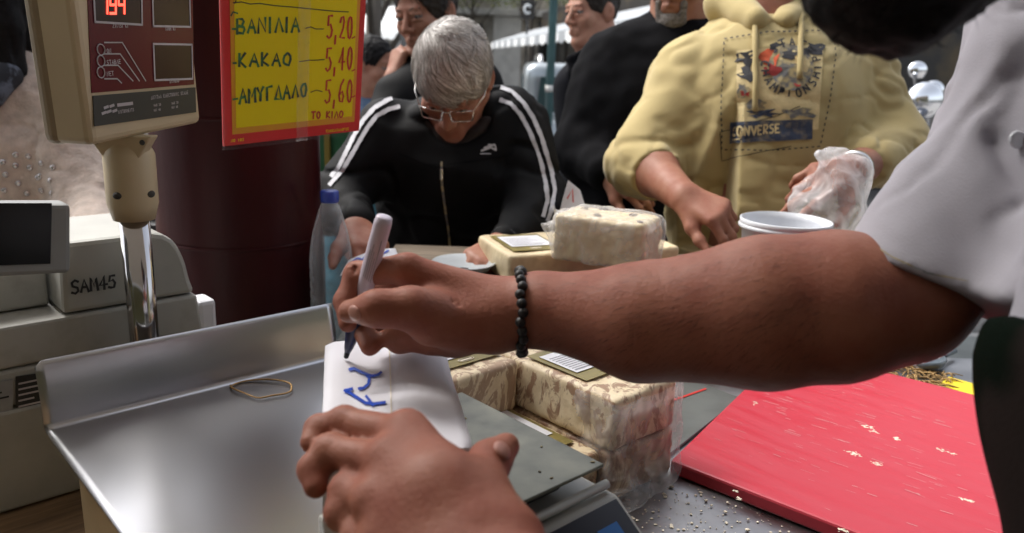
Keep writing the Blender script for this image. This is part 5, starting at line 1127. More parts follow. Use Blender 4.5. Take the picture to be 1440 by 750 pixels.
# ---- green board with yellow frame behind the pillar; dark crates behind the register
c = P(462, 222, 2.0); t = thing('notice_board', (c.x, c.y, .12), 'green notice board with a yellow frame partly behind the pillar', 'notice board')
MB().box(c, (.16, .012, .2), bevel=.003).build('board', M['green_board'], t); mb = MB()
for dx, dz, sx_, sz_ in ((-.08, 0, .016, .216), (.0, 0, .014, .216), (0, .1, .17, .016), (0, -.1, .17, .016)): mb.box(c + Vector((dx, -.008, dz)), (sx_, .014, sz_), bevel=.002)
mb.build('frame', M['yellow_frame'], t); MB().tube([(c.x - .03, c.y + .01, .12), (c.x - .03, c.y + .01, c.z)], .012, 8).build('leg', M['frame_dark'], t, True)
c = P(205, 300, 2.3); z = .12
for i, lab in enumerate(('dark slatted crate at the foot of the stack behind the register', 'dark slatted crate in the middle of the stack behind the register', 'dark slatted crate on top of the stack behind the register')):
    t = thing('market_crate', (c.x, c.y, z), lab, 'crate', 'stacked dark crates'); mb = MB()
    for k in range(3):
        for e in (-1, 1): mb.box((c.x, c.y + e * .18, z + .05 + k * .1), (.5, .015, .07), bevel=.003); mb.box((c.x + e * .25, c.y, z + .05 + k * .1), (.015, .34, .07), bevel=.003)
    mb.build('slats', M['wood'] if i == 1 else M['frame_dark'], t); MB().box((c.x, c.y, z + .008), (.49, .35, .012)).build('base', M['frame_dark'], t); z += .345
# ================================================================== people
def person(loc, label): return thing('person', loc, label, 'person')
def ground(p): return (p.x, p.y, .12 if p.y < 4 else 0)

# ---------------------------------------------------------------- the vendor (arms, hands, torso, bearded head)
VL = (.50, .30, .12)
ven = person(VL, 'vendor in a white t-shirt and dark apron writing with a marker')
S = Sdf()
shR, elR, wrR = P(1558, 42, .585), P(1272, 424, .572), P(716, 440, .652)
m1, m2 = P(900, 453, .618), P(1075, 440, .588)
S.chain([wrR, P(760, 436, .645), m1, m2, P(1180, 431, .577), elR], [.0285, .0290, .0445, .0550, .0532, .0425], .012)
S.chain([elR, P(1352, 320, .578), shR], [.0425, .0460, .056], .012)
# right hand: writing grip, thumb towards the camera
mcp = {'i': P(573, 381, .640), 'm': P(592, 390, .662), 'r': P(612, 406, .682), 'l': P(636, 425, .694)}
for k_, r_ in (('i', .0150), ('m', .0150), ('r', .0150), ('l', .0145)): S.cone(wrR.lerp(mcp[k_], .08), mcp[k_], .0225, r_ * .92, .009)
S.cone(P(690, 455, .640), P(610, 452, .625), .025, .020, .014)                      # thenar
S.cone(P(640, 470, .66), P(600, 455, .66), .02, .017, .02)
finger(S, [P(573, 377, .638), P(502, 386, .655), P(486, 424, .648), P(489, 455, .634)], [.0120, .0102, .0090, .0075])
finger(S, [P(600, 440, .615), P(578, 434, .606), P(530, 434, .600), P(492, 438, .612)], [.0185, .0150, .0122, .0092], .012)
finger(S, [P(590, 388, .664), P(522, 412, .690), P(508, 458, .672), P(520, 488, .652)], [.0118, .0102, .0093, .0078])
finger(S, [P(610, 402, .684), P(548, 440, .705), P(536, 470, .690), P(562, 482, .672)], [.0115, .0100, .0092, .0080])
finger(S, [P(634, 425, .694), P(588, 455, .708), P(580, 476, .695), P(602, 486, .680)], [.0105, .0090, .0085, .0072])
S.cone(P(600, 470, .662), P(560, 472, .662), .016, .012, .015)
RN = lambda px, py, dx, dy: (RT * dx - UP * dy)
creases(S, P(500, 377, .646), P(486, 424, .648) - P(573, 373, .638), UP - FW, .007, 3)
for q_ in ((588, 425, .605), (640, 425, .615)): creases(S, P(*q_), RN(0, 0, 1, .4), -FW + UP * .3, .012, 2, .005, .0009)
# left hand: back of the hand up, fingers over the far edge of the parcel
wrL, elL, shL = P(728, 850, .40), Vector((.22, .19, 1.15)), Vector((.47, .17, 1.40))
S.chain([wrL, wrL.lerp(elL, .35), elL, shL], [.030, .043, .048, .056], .03)
mi, mm, mr, ml = P(572, 612, .492), P(548, 652, .474), P(530, 705, .456), P(540, 765, .440)
for q_, r_ in ((mi, .0150), (mm, .0155), (mr, .0150), (ml, .0145)): S.cone(wrL, q_, .026, r_ * .95, .011)
S.cone(wrL + (mi - wrL) * .3 + UP * .012, mi + UP * .004, .010, .009, .012); S.cone(wrL + (mm - wrL) * .3 + UP * .012, mm + UP * .004, .010, .009, .012)
finger(S, [mi, P(484, 594, .520), P(449, 604, .522), P(438, 622, .512)], [.0115, .0100, .0090, .0076])
finger(S, [mm, P(464, 634, .500), P(441, 660, .495), P(444, 684, .486)], [.0116, .0103, .0092, .0077])
finger(S, [mr, P(488, 690, .478), P(480, 722, .470), P(498, 742, .462)], [.0114, .0102, .0093, .0079])
finger(S, [ml, P(508, 755, .458), P(504, 785, .45), P(516, 805, .445)], [.011, .0100, .0092, .0078])
finger(S, [P(715, 760, .43), P(672, 690, .462), P(688, 650, .488), P(712, 628, .503)], [.020, .0150, .0116, .0088], .010)
S.cone(P(620, 690, .452), P(655, 705, .455), .020, .016, .02)
# torso and head
hip, chest = Vector((.481, .30, 1.0)), Vector((.449, .345, 1.33))
S.cone(hip, chest, .155, .165, .08, flat=((1, .2, 0), .8)); S.cone(shR, shL, .065, .065, .06); S.ell(hip, (.15, .17, .12), None, .05)
hC = P(1375, -448, .365); hR = roll_b(basis((-.86, -.10, -.42)), 0)
neckb = Vector((.44, .36, 1.47))
H = Head(S, hC, hR, 1.0, neck=neckb)
for fine, lo_, hi_ in ((True, (-.20, .47, 1.10), (.262, .80, 1.40)), (True, (-.17, .22, 1.05), (.131, .4699, 1.31))): pass
parts_ = [(.0023, (-.21, .470, 1.09), (.2605, .80, 1.40)), (.0023, (-.17, .22, 1.05), (.131, .4745, 1.32)), (.0055, (.126, .00, .84), (.85, .4760, 1.80)), (.0055, (.2550, .4660, .84), (.85, .75, 1.80))]
VV, FF, nv0 = [], [], 0
for res, lo_, hi_ in parts_:
    V, F = S.verts(res, lo_, hi_)
    if len(V) == 0: continue
    V = smooth_vf(V, F, 1); VV.append(V); FF.append(F + nv0); nv0 += len(V)
VV, FF = np.concatenate(VV), np.concatenate(FF)
body = mesh_vf('body', VV, FF, M['skin_vendor'], ven)
VB = BVHTree.FromPolygons([tuple(v) for v in VV], [tuple(int(i) for i in f) for f in FF])
def nail_on(px, py, dpx, bvh=VB, **k):
    c = cast(px, py, bvh, .0002); h = bvh.ray_cast(CAM, ray(px, py).normalized())
    if c is None: return
    n = h[1] if h[1].dot(FW) < 0 else -h[1]; e = cast(px + dpx[0], py + dpx[1], bvh, 0); d = (e - c) if e else RT * dpx[0] - UP * dpx[1]
    nail(ven, c, d, n, **k)
nail_on(499, 441, (-8, 1), w_=.0066, l=.0078); nail_on(706, 633, (5, -7), w_=.0062, l=.0075)
# t-shirt
T = Sdf(); sl = (shR - elR).normalized(); hem = P(1247, 382, .572)
T.cone(P(1268, 450, .572), P(1358, 314, .578), .0625, .0595, .02); T.cone(P(1358, 314, .578), shR, .0595, .072, .02); T.cone(shR, neckb - Vector((0, 0, .015)), .082, .075, .05); T.cone(shL, neckb - Vector((0, 0, .015)), .075, .075, .05)
T.cone(shL, Vector((.35, .18, 1.28)), .078, .070, .03)
T.cone(hip + Vector((0, 0, -.1)), chest, .186, .194, .06, flat=((1, .2, 0), .82)); T.cone(chest, (shR + shL) / 2, .178, .11, .08)
hn_ = P(1160, 316, .572) - P(1352, 406, .572); hn_ = hn_.normalized().cross(FW + RT * .15); hn_ = hn_ if hn_.dot(UP) < 0 else -hn_
T.clip(hem, hn_, .004, ((.1, .46, 1.1), (.40, .75, 1.36)))
T.ell(neckb + Vector((-.01, 0, .045)), (.068, .068, .06), None, .01, 's')
fold = lambda p: .12 + .88 * np.clip((p[:, 2] - 1.335) * 14, 0, 1)
tee = sdf_obj('t_shirt', T, .0042, M['shirt_white'], ven, noise=[(.008, 13, 41, (1.9, 1.2, .5), fold), (.007, 9, 1041, (1.5, 1, .8), fold), (.004, 17, 1047, (.8, 1, 1.6), fold), (.004, 36, 42, (1.8, 1, .5), fold)], sm=1)
A_ = Sdf(); og = .009
A_.cone(hip + Vector((0, 0, -.1)), chest, .186 + og, .194 + og, .06, flat=((1, .2, 0), .82)); A_.cone(chest, (shR + shL) / 2, .178 + og, .11 + og, .08)
A_.cone(shR, neckb - Vector((0, 0, .015)), .082, .075, .05); A_.cone(shL, neckb - Vector((0, 0, .015)), .075, .075, .05)
A_.clip((.46, .3, 0), (1, .25, 0), .004); A_.clip((.28, 0, 1.452), (0, .315, 1), .004)
sdf_obj('apron', A_, .006, M['apron_camo'], ven, noise=[(.005, 14, 44, (1, 1, .5))])
mb = MB(); mark(mb, [(1184, 306), (1212, 334), (1255, 362), (1305, 384), (1362, 396)], 1.6, SURF['t_shirt'], .0008); mb.build('hem_stitch', M['print_grey'], tee, autos=False)
cbt = cast(1432, 198, SURF['t_shirt'], .002)
if cbt: MB().lathe([(.001, .0), (.0055, 0), (.006, .001), (.005, .002), (.001, .0016)], cbt, -FW, 20).build('shirt_button', M['tub'], tee, True)
hp = hair_cap('hair', H, M['hair_black'], ven, front=.06, noise=.004)
Bd = Sdf(); Rn = np.array(H.R)
Bd.ell(H.T(0, .022, -.07), (.069, .078, .062), Rn, .02); Bd.ell(H.T(0, .075, -.105), (.045, .04, .04), Rn, .03); Bd.ell(H.T(0, .03, .01), (.080, .082, .05), Rn, .02, 's') if False else None
for e in (-1, 1): Bd.cone(H.T(e * .070, .005, .0), H.T(e * .058, .03, -.07), .017, .028, .02)
Bd.ell(H.T(0, .098, -.02), (.05, .04, .036), Rn, .01, 's')
for e in (-1, 1): Bd.cone(H.T(e * .062, .03, -.07), H.T(e * .060, -.07, -.075), .032, .040, .03); Bd.cone(H.T(e * .060, -.07, -.075), H.T(e * .05, -.15, -.06), .040, .045, .03); Bd.cone(H.T(e * .05, -.15, -.06), H.T(e * .03, -.24, -.05), .045, .05, .03)
for e in (-1, 1): Bd.cone(H.T(e * .060, -.05, -.10), H.T(e * .05, -.17, -.155), .042, .05, .03); Bd.cone(H.T(e * .05, -.17, -.155), H.T(e * .04, -.27, -.17), .05, .05, .03)
bd_ = sdf_obj('beard', Bd, .003, M['hair_black'], ven, noise=[(.003, 90, 51), (.002, 200, 52)])
mb = MB()
for v in random.sample(list(bd_.data.vertices), min(2600, len(bd_.data.vertices))):
    p = v.co + WORLD[bd_.name]; n = Vector(v.normal); d = (n + Vector(RNG.normal(size=3)) * .5 + H.R @ Vector((0, .2, -.5))).normalized(); s_ = d.orthogonal().normalized() * .0006; L_ = random.uniform(.003, .009); mb.poly([p - s_, p + s_, p + d * L_])
mb.build('beard_strands', M['hair_black'], bd_, autos=False)
eyes(H, ven, M['iris_dark']); brows(H, ven, M['brow_dark'])
trousers(ven, (.60, .26, .93), M['trouser_dark'], M['shoe_dark'], face=(-1, .1))
# bead bracelet round his right wrist
t = thing('bracelet', P(733, 437, .648), 'black beaded bracelet on the vendor\'s wrist', 'bracelet')
wc = P(733, 437, .6485); ad = (RT + UP * .02).normalized(); e1 = ad.orthogonal().normalized(); e2 = ad.cross(e1); ring = []
for k in range(30):
    d = e1 * cos(2 * pi * k / 30) + e2 * sin(2 * pi * k / 30); h = VB.ray_cast(wc + d * .09, -d, .09); ring.append((h[0] if h[0] else wc + d * .03) + d * .003 + ad * .0012 * sin(k * 2.1))
mb = MB()
for k, p in enumerate(ring): mb.sphere(p, .0042, seg=12)
mb.build('beads', M['bead_black'], t, True)
# arm hair
mb = MB()
for k in range(1300):
    px, py = random.uniform(760, 1160), random.uniform(330, 520); h = VB.ray_cast(CAM, ray(px, py).normalized())
    if h[0] is None or h[0].x > .25: continue
    n = h[1] if h[1].dot(FW) < 0 else -h[1]; d = (RT * -.8 - UP * random.uniform(.1, .7) + n * .35).normalized(); s_ = d.cross(n).normalized() * .00008; L_ = random.uniform(.005, .015); p = h[0]
    mb.poly([p - s_, p + s_, p + d * L_ + n * .001])
mb.build('arm_hair', M['hair_dark'], ven, autos=False)

# ---------------------------------------------------------------- old man in a tracksuit, reading at the stall
hC = P(637, 111, 1.68); old = person(ground(P(640, 430, 1.98)), 'grey haired man in a black striped tracksuit bending over the stall')
S = Sdf(); hR = roll_b(basis((-.08, -.68, -.73)), radians(-4)); nb = P(648, 150, 1.80)
H = Head(S, hC, hR, .93, neck=nb, neck_r=(.058, .066))
sA, eA, wA = P(550, 194, 1.77), P(478, 285, 1.72), P(500, 322, 1.53); sB, eB, wB = P(722, 174, 1.80), P(758, 290, 1.74), P(708, 345, 1.53)
pel = P(640, 460, 2.02); che = P(638, 240, 1.84)
S.cone(nb, che, .07, .11, .06); S.cone(che, pel, .12, .13, .06)
for a, b, c in ((sA, eA, wA), (sB, eB, wB)): limb(S, a, b, c, (.042, .038, .027))
dA = (P(520, 346, 1.47) - wA); dB = (P(670, 368, 1.46) - wB)
hand(S, wA, dA, Vector((.25, -.3, 1)), 1, .98, (.35, .4, .5, .55), thumb=(.6, .2)); hand(S, wB, dB, Vector((0, -.35, 1)), -1, .98, (.35, .4, .5, .6), thumb=(.6, .2))
sdf_obj('body', S, .0038, M['skin_old'], old)
J = Sdf(); J.ell(che + Vector((0, .02, 0)), (.185, .125, .16), None, .05); J.cone(che, pel, .165, .17, .06, flat=((0, 1, 0), .8)); J.cone(sA, sB, .068, .068, .05); J.cone(nb + Vector((0, .02, -.05)), che, .085, .15, .08)
for a, b, c in ((sA, eA, wA), (sB, eB, wB)):
    J.cone(a, b, .072, .066, .05); J.cone(b, b.lerp(c, .9), .066, .042, .03)
J.ell(P(642, 168, 1.70), (.062, .06, .05), None, .02, 's')
J.clip(pel + Vector((0, 0, .0)), (0, 0, -1), .01)
wr = lambda p: np.full(len(p), 1.0)
jk = sdf_obj('tracksuit_jacket', J, .005, M['jacket_black'], old, noise=[(.010, 15, 61, (1.3, 1, .7)), (.008, 10, 1061, (1, 1, 1.2))], sm=1); JB = SURF['tracksuit_jacket']
mb = MB()
for pts in ([(704, 124), (720, 130), (736, 146), (749, 166), (760, 192), (769, 220), (776, 246), (780, 268), (776, 292), (768, 312)], [(702, 141), (718, 147), (732, 162), (744, 184), (754, 208), (762, 236), (767, 260), (769, 282), (762, 306)],
            [(563, 136), (545, 142), (527, 153), (512, 170), (500, 190), (489, 212), (478, 234), (466, 250)], [(562, 151), (546, 155), (530, 164), (518, 180), (506, 200), (494, 220), (482, 240), (464, 262)]):
    mb = MB(); mark(mb, pts, 5.6, JB, .003, wob=.8); mb.build('sleeve_stripe', M['stripe_white'], jk, autos=False)
mb = MB(); mark(mb, [(676, 213), (682, 211), (690, 208), (698, 212)], 2.6, JB, .003); mark(mb, [(680, 209), (688, 206), (696, 204)], 2.6, JB, .003); mark(mb, [(686, 204), (696, 205), (697, 211)], 2.2, JB, .003); mark(mb, [(675, 217), (690, 217)], 1.4, JB, .003); mb.build('chest_emblem', M['stripe_white'], jk, autos=False)
mb = MB(); mark(mb, [(621, 228), (622, 262), (627, 300), (633, 348)], 3, JB, .003); mb.build('zip', M['print_grey'], jk, autos=False)
zc_ = cast(621, 243, JB, .005)
if zc_: mb = MB(); mb.box(zc_ + Vector((0, 0, -.004)), (.007, .004, .024), bevel=.0015); mb.build('zip_pull', M['silver'], jk)
mb = MB(); mark(mb, [(560, 216), (600, 232), (618, 232)], 1.5, JB, .0025); mark(mb, [(628, 232), (660, 228), (720, 218)], 1.5, JB, .0025); mb.build('chest_seam', M['coat_black'], jk, autos=False)
C_ = Sdf(); C_.cone(P(598, 180, 1.72), P(632, 214, 1.71), .018, .014, .02); C_.cone(P(684, 172, 1.72), P(640, 214, 1.71), .015, .012, .02)
sdf_obj('collar', C_, .004, M['collar_brown'], old, noise=[(.003, 60, 63)])
hg = hair_cap('hair', H, M['hair_grey'], old, front=.053, side=-.0, back=-.065, puff=1.03, noise=.0045)
crown = np.array((.012, -.045, .115))
def oflow(p, r):
    v = p - crown; sw = np.array((-v[1], v[0], 0)) * .35; return v / (np.linalg.norm(v) + .01) + sw / (np.linalg.norm(v) + .03) + np.array((.25 * math.sin(p[1] * 60), 0, 0))
mb = MB(); reg = lambda p: ((p[2] > .046 - max(0, .05 - p[1]) * 1.1) if p[1] > .0 else p[2] > -.045) and p[2] > -.05 and not (abs(p[0]) > .055 and p[2] < .03 and -.05 < p[1] < .04)
strands(mb, H, 9000, reg, oflow, .07, .00075, .0055, 7, rad=(.0838, .104, .0948), wob=.33, clumps=170); mb.build('hair_strands', M['hair_grey_strand'], hg, autos=False)
eyes(H, old, M['iris_dark']); brows(H, old, M['goatee_grey'])
g = MB()
for e in (-1, 1):
    x0, x1 = e * .008, e * .060; g.tube([H.T(x0, .1035, .004), H.T(e * .011, .1055, -.018), H.T(e * .016, .106, -.0205), H.T(e * .052, .100, -.0205), H.T(e * .057, .098, -.018), H.T(x1, .094, .010)], .0011 * 1.2, 6)
    g.tube([H.T(e * .060, .094, .009), H.T(e * .078, .05, .009), H.T(e * .082, -.005, .008), H.T(e * .083, -.022, -.004)], .0013, 6); g.tube([H.T(e * .008, .1035, .010), H.T(e * .035, .1045, .013), H.T(e * .060, .094, .010)], .0007, 5)
g.tube([H.T(-.008, .1035, .006), H.T(0, .106, .009), H.T(.008, .1035, .006)], .0011, 6)
gl = g.build('glasses', M['silver'], old, True)
wc = wB.lerp(wB + dB, -.12); mb = MB(); a_ = dB.normalized(); mb.lathe([(.0335, -.008), (.036, -.006), (.036, .006), (.0335, .008)], wc, a_, 28, cap=False); mb.build('bracelet', M['label_black'], old, True)
trousers(old, (pel.x, pel.y + .06, .93), M['trouser_dark'], M['shoe_dark'])

# ---------------------------------------------------------------- man in a yellow hoodie
pel = P(1072, 440, 1.84); che = P(1078, 165, 1.80); nb = P(1080, 18, 1.80)
hoo = person(ground(pel), 'man in a yellow hooded sweatshirt with a printed chest holding a plastic bag')
S = Sdf(); H = Head(S, P(1098, -82, 1.77), basis((-.15, -.93, -.28)), 1.0, neck=nb, neck_r=(.06, .07))
sA, eA, wA = P(972, 112, 1.80), P(904, 228, 1.76), P(962, 278, 1.56); sB, eB, wB = P(1200, 104, 1.80), P(1258, 212, 1.76), P(1196, 240, 1.57)
S.cone(nb, che, .08, .13, .06); S.cone(che, pel, .15, .15, .06)
for a, b, c in ((sA, eA, wA), (sB, eB, wB)): limb(S, a, b, c, (.05, .044, .031))
hand(S, wA, P(1018, 302, 1.50) - wA, Vector((.1, -.75, .75)), 1, .98, (.75, .85, .95, 1.0), thumb=(.5, .3)); hand(S, wB, P(1128, 262, 1.50) - wB, Vector((-.1, -.8, .7)), -1, 1.04, (.25, .35, .75, .8), thumb=(.7, .2), spread=.12)
sdf_obj('body', S, .0042, M['skin_hoodie'], hoo)
J = Sdf(); J.ell(che, (.215, .15, .20), None, .06); J.cone(che, P(1068, 300, 1.80), .195, .20, .08, flat=((0, 1, 0), .80)); J.cone(P(1068, 300, 1.80), pel, .20, .185, .06, flat=((0, 1, 0), .8)); J.cone(sA, sB, .080, .080, .07); J.cone(nb + Vector((0, .01, -.06)), che, .12, .17, .09)
cA = eA.lerp(wA, .42); cB = eB.lerp(wB, .62)
J.cone(sA, eA, .084, .076, .05); J.cone(eA, cA, .078, .060, .03); J.cone(sB, eB, .084, .076, .05); J.cone(eB, cB, .076, .052, .03)
J.clip(cA, wA - eA, .006, (np.array(cA) - .13, np.array(cA) + .13)); J.clip(pel + Vector((0, 0, .02)), (0, 0, -1), .008)
J.ell(P(1084, -8, 1.74), (.066, .075, .062), None, .012, 's')
hj = sdf_obj('hooded_sweatshirt', J, .0055, M['hoodie'], hoo, noise=[(.005, 9, 71, (1.2, 1, 1.1)), (.006, 8, 1071, (1.1, 1, 1.4)), (.004, 16, 1075, (.8, 1, 1.5))], sm=1); HB = SURF['hooded_sweatshirt']
Hd = Sdf()
for e in (-1, 1): Hd.cone(P(1082 + e * 62, 6, 1.80), P(1082 + e * 22, 30, 1.68), .042, .028, .03); Hd.cone(P(1082 + e * 62, 6, 1.80), P(1082 + e * 50, -25, 1.90), .042, .05, .03)
Hd.cone(P(1020, -30, 1.92), P(1150, -30, 1.92), .055, .055, .03)
sdf_obj('hood', Hd, .005, M['hoodie'], hj, noise=[(.006, 24, 73)])
for q in ([(1061, 14), (1062, 60), (1063, 110), (1062, 158)], [(1124, 12), (1125, 60), (1123, 112)]):
    pts = [cast(x, y, HB, .006) for x, y in dens(q, 10)]; pts = [p for p in pts if p]
    if len(pts) > 2: MB().tube(pts, [.0058] * (len(pts) - 1) + [.0065], 8).build('drawstring', M['hoodie'], hj, True)
pr = MB(); patch(pr, [(1036, 72), (1158, 62), (1150, 182), (1036, 196)], HB, 22, 22, .002, 0)
mats_ = [M['print_cream'], M['print_black'], M['print_orange'], M['print_navy'], M['print_red'], M['print_grey']]
patch(pr, [(1026, 172), (1142, 168), (1141, 196), (1025, 202)], HB, 16, 5, .0034, 3)
for (c, r, m_, j) in (((1050, 82), (14, 12), 1, .5), ((1052, 106), (12, 10), 1, .5), ((1046, 128), (8, 9), 5, .5), ((1094, 68), (10, 6), 1, .5), ((1146, 70), (12, 8), 1, .5), ((1112, 96), (32, 33), 5, .08), ((1110, 96), (27, 28), 0, .1), ((1082, 82), (14, 14), 2, .25), ((1086, 100), (12, 8), 4, .3), ((1048, 130), (7, 6), 4, .4), ((1122, 116), (8, 5), 4, .4), ((1062, 148), (16, 7), 5, .4), ((1120, 160), (26, 6), 5, .5), ((1070, 160), (24, 6), 3, .5), ((1110, 78), (9, 6), 1, .5), ((1104, 118), (7, 9), 1, .5)): blob(pr, c, r, HB, .0026 + .0003 * m_, m_, 14, j)
pr.build('chest_print', mats_, hj, autos=False)
lt = MB()
def arc_text(tx, c, r, a0, a1, h):
    n = len(tx)
    for i, ch in enumerate(tx):
        a = a0 + (a1 - a0) * (i + .1) / n; b = a0 + (a1 - a0) * (i + .85) / n; s_ = -1 if a1 < a0 else 1
        pt = lambda ang, rr: (c[0] + rr * cos(ang), c[1] + rr * sin(ang))
        mwrite(lt, ch, (pt(a, r) if s_ > 0 else pt(a, r), pt(b, r), pt(b, r + h * s_), pt(a, r + h * s_)), 2.4, HB, .0048, 0, .02)
arc_text('STATE', (1112, 96), 30, radians(215), radians(330), 11); arc_text('CHAMPIONSHIP', (1112, 96), 42, radians(195), radians(-30), 11)
lt.build('print_lettering', M['print_black'], hj, autos=False)
lt = MB(); mwrite(lt, 'CONVERSE', ((1030, 192), (1098, 187), (1098, 175), (1030, 179)), 2.6, HB, .005); mark(lt, [(1030, 197), (1042, 196)], 1.4, HB, .005); lt.build('brand_lettering', M['print_cream'], hj, autos=False)
st = MB()
loop = [(1019, 56), (1080, 46), (1172, 44), (1174, 80), (1166, 140), (1152, 206), (1080, 212), (1014, 210), (1015, 130), (1019, 56)]; q = dens(loop, 4)
for i in range(0, len(q) - 1, 2): mark(st, [q[i], q[i + 1]], 1.7, HB, .003)
st.build('stitching', M['print_black'], hj, autos=False)
st = MB(); mark(st, [(1012, 186), (1090, 164), (1124, 150)], 1, HB, .003); mark(st, [(1012, 186), (1014, 226), (1070, 214), (1112, 206)], 1, HB, .003); st.build('outline_stitch', M['collar_brown'], hj, autos=False)
hair_cap('hair', H, M['hair_dark'], hoo); eyes(H, hoo, M['iris_dark']); brows(H, hoo, M['brow_dark'])
wd_ = (wB - eB).normalized(); MB().lathe([(.034, -.009), (.0375, -.007), (.0375, .007), (.034, .009)], wB + wd_ * -.018, wd_, 28, cap=False).build('watch_strap', M['silver'], hoo, True)
trousers(hoo, (pel.x, pel.y + .05, .93), M['trouser_dark'], M['shoe_dark'], r=(.115, .085, .07))
bg_ = Sdf(); bg_.cone(P(1190, 250, 1.52), P(1165, 285, 1.50), .050, .062, .03); bg_.cone(P(1165, 285, 1.50), P(1150, 322, 1.48), .060, .050, .03); bg_.cone(P(1180, 235, 1.50), P(1152, 222, 1.47), .030, .012, .02); bg_.cone(P(1140, 300, 1.47), P(1122, 312, 1.46), .03, .012, .02)
bg_.ell(P(1138, 250, 1.47), (.035, .05, .03), None, .02, 's')
o = sdf_obj('plastic_bag', bg_, .0035, M['bag'], None, noise=[(.008, 22, 81), (.004, 60, 82)]); tag(o, 'crumpled thin white plastic bag over the hoodie man\'s hand', 'bag')

# ---------------------------------------------------------------- man in a black coat with a grey goatee
pel = P(900, 420, 2.25); che = P(905, 170, 2.22); nb = P(955, 38, 2.22)
man = person(ground(pel), 'man with a grey goatee in a plain black coat behind the yellow hoodie')
S = Sdf(); H = Head(S, P(958, -30, 2.14), basis((-.45, -.86, -.12)), 1.02, neck=nb)
sA, eA, wA = P(872, 92, 2.2), P(822, 205, 2.2), P(856, 244, 2.04); sB, eB, wB = P(1010, 80, 2.25), P(1040, 240, 2.25), P(1000, 300, 2.1)
S.cone(nb, che, .08, .12, .06); S.cone(che, pel, .14, .14, .06)
for a, b, c in ((sA, eA, wA), (sB, eB, wB)): limb(S, a, b, c, (.048, .042, .03))
hand(S, wA, P(890, 262, 2.0) - wA, Vector((0, -.8, .6)), 1, 1, (.5, .6, .7, .7)); hand(S, wB, P(985, 330, 2.05) - wB, Vector((.3, -.8, .5)), -1, 1, (.3, .3, .4, .4))
sdf_obj('body', S, .005, M['skin_tan'], man)
J = Sdf(); J.ell(che, (.20, .14, .2), None, .06); J.cone(che, pel, .185, .20, .07, flat=((0, 1, 0), .8)); J.cone(sA, sB, .095, .095, .06); J.cone(nb + Vector((0, .01, -.04)), che, .115, .16, .08)
for a, b, c in ((sA, eA, wA), (sB, eB, wB)): J.cone(a, b, .094, .080, .05); J.cone(b, b.lerp(c, .92), .080, .056, .03)
J.cone(pel, Vector((pel.x, pel.y, .62)), .2, .22, .05, flat=((0, 1, 0), .8)); J.clip((0, 0, .64), (0, 0, -1), .01)
cj = sdf_obj('winter_coat', J, .007, M['coat_black'], man, noise=[(.010, 11, 91, (1.2, 1, .7)), (.004, 30, 92)])
G_ = Sdf(); Rn = np.array(H.R); G_.ell(H.T(0, .070, -.103), (.033, .028, .030), Rn, .01); 
for e in (-1, 1): G_.cone(H.T(e * .034, .078, -.058), H.T(e * .028, .072, -.1), .009, .013, .012)
G_.ell(H.T(0, .10, -.07), (.02, .02, .007), Rn, .004, 's')
sdf_obj('goatee', G_, .003, M['goatee_grey'], man, noise=[(.0015, 120, 93)])
hair_cap('hair', H, M['hair_grey'], man); eyes(H, man, M['iris_dark']); brows(H, man, M['brow_dark'])
trousers(man, (pel.x, pel.y, .93), M['trouser_dark'], M['shoe_dark'])

# ---------------------------------------------------------------- man in a dark overcoat and shirt, looking aside
nb = P(845, 74, 2.9); pel = P(850, 380, 3.0); che = P(862, 172, 2.95)
man = person(ground(pel), 'short haired man in an open dark overcoat over a pale shirt looking aside')
S = Sdf(); H = Head(S, P(832, 17, 2.86), roll_b(basis((-.82, -.56, -.06)), radians(3)), 1.0, neck=nb)
sA, eA, wA = P(814, 122, 2.9), P(808, 220, 2.9), P(800, 300, 2.8); sB, eB, wB = P(920, 105, 3.0), P(930, 230, 3.0), P(910, 300, 2.9)
S.cone(nb, che, .08, .11, .06); S.cone(che, pel, .13, .13, .06)
for a, b, c in ((sA, eA, wA), (sB, eB, wB)): limb(S, a, b, c, (.045, .04, .03))
hand(S, wA, Vector((0, -.1, -1)), Vector((-1, -.3, 0)), 1, 1, (.3, .3, .4, .4)); hand(S, wB, Vector((0, -.1, -1)), Vector((1, -.3, 0)), -1, 1, (.3, .3, .4, .4))
sdf_obj('body', S, .0048, M['skin_fair'], man)
J = Sdf(); J.ell(che, (.17, .13, .19), None, .06); J.cone(che, pel, .16, .18, .07, flat=((0, 1, 0), .8)); J.cone(sA, sB, .078, .078, .05); J.cone(nb + Vector((.01, .03, -.06)), che, .09, .14, .08)
for a, b, c in ((sA, eA, wA), (sB, eB, wB)): J.cone(a, b, .085, .07, .05); J.cone(b, b.lerp(c, .92), .07, .05, .03)
J.cone(pel, Vector((pel.x, pel.y, .62)), .18, .2, .05, flat=((0, 1, 0), .8)); J.clip((0, 0, .64), (0, 0, -1), .01)
J.cone(P(806, 96, 2.80), P(824, 84, 2.80), .02, .024, .03)
cj = sdf_obj('overcoat', J, .007, M['coat_navy'], man, noise=[(.009, 11, 95, (1.2, 1, .7))])
L_ = Sdf(); L_.cone(P(803, 84, 2.75), P(838, 66, 2.78), .016, .014, .01); L_.cone(P(803, 84, 2.75), P(812, 120, 2.73), .016, .012, .01); sdf_obj('lapel', L_, .005, M['coat_black'], cj)
C_ = Sdf(); C_.cone(P(823, 72, 2.76), P(846, 50, 2.80), .014, .012, .01, flat=((.8, -.5, 0), .6)); C_.cone(P(823, 72, 2.76), P(816, 92, 2.735), .013, .009, .01); sdf_obj('shirt_collar', C_, .004, M['shirt_light'], man)
hair_cap('hair', H, M['hair_dark'], man, front=.06, strand=500, length=.035); eyes(H, man, M['iris_dark']); brows(H, man, M['brow_dark'])
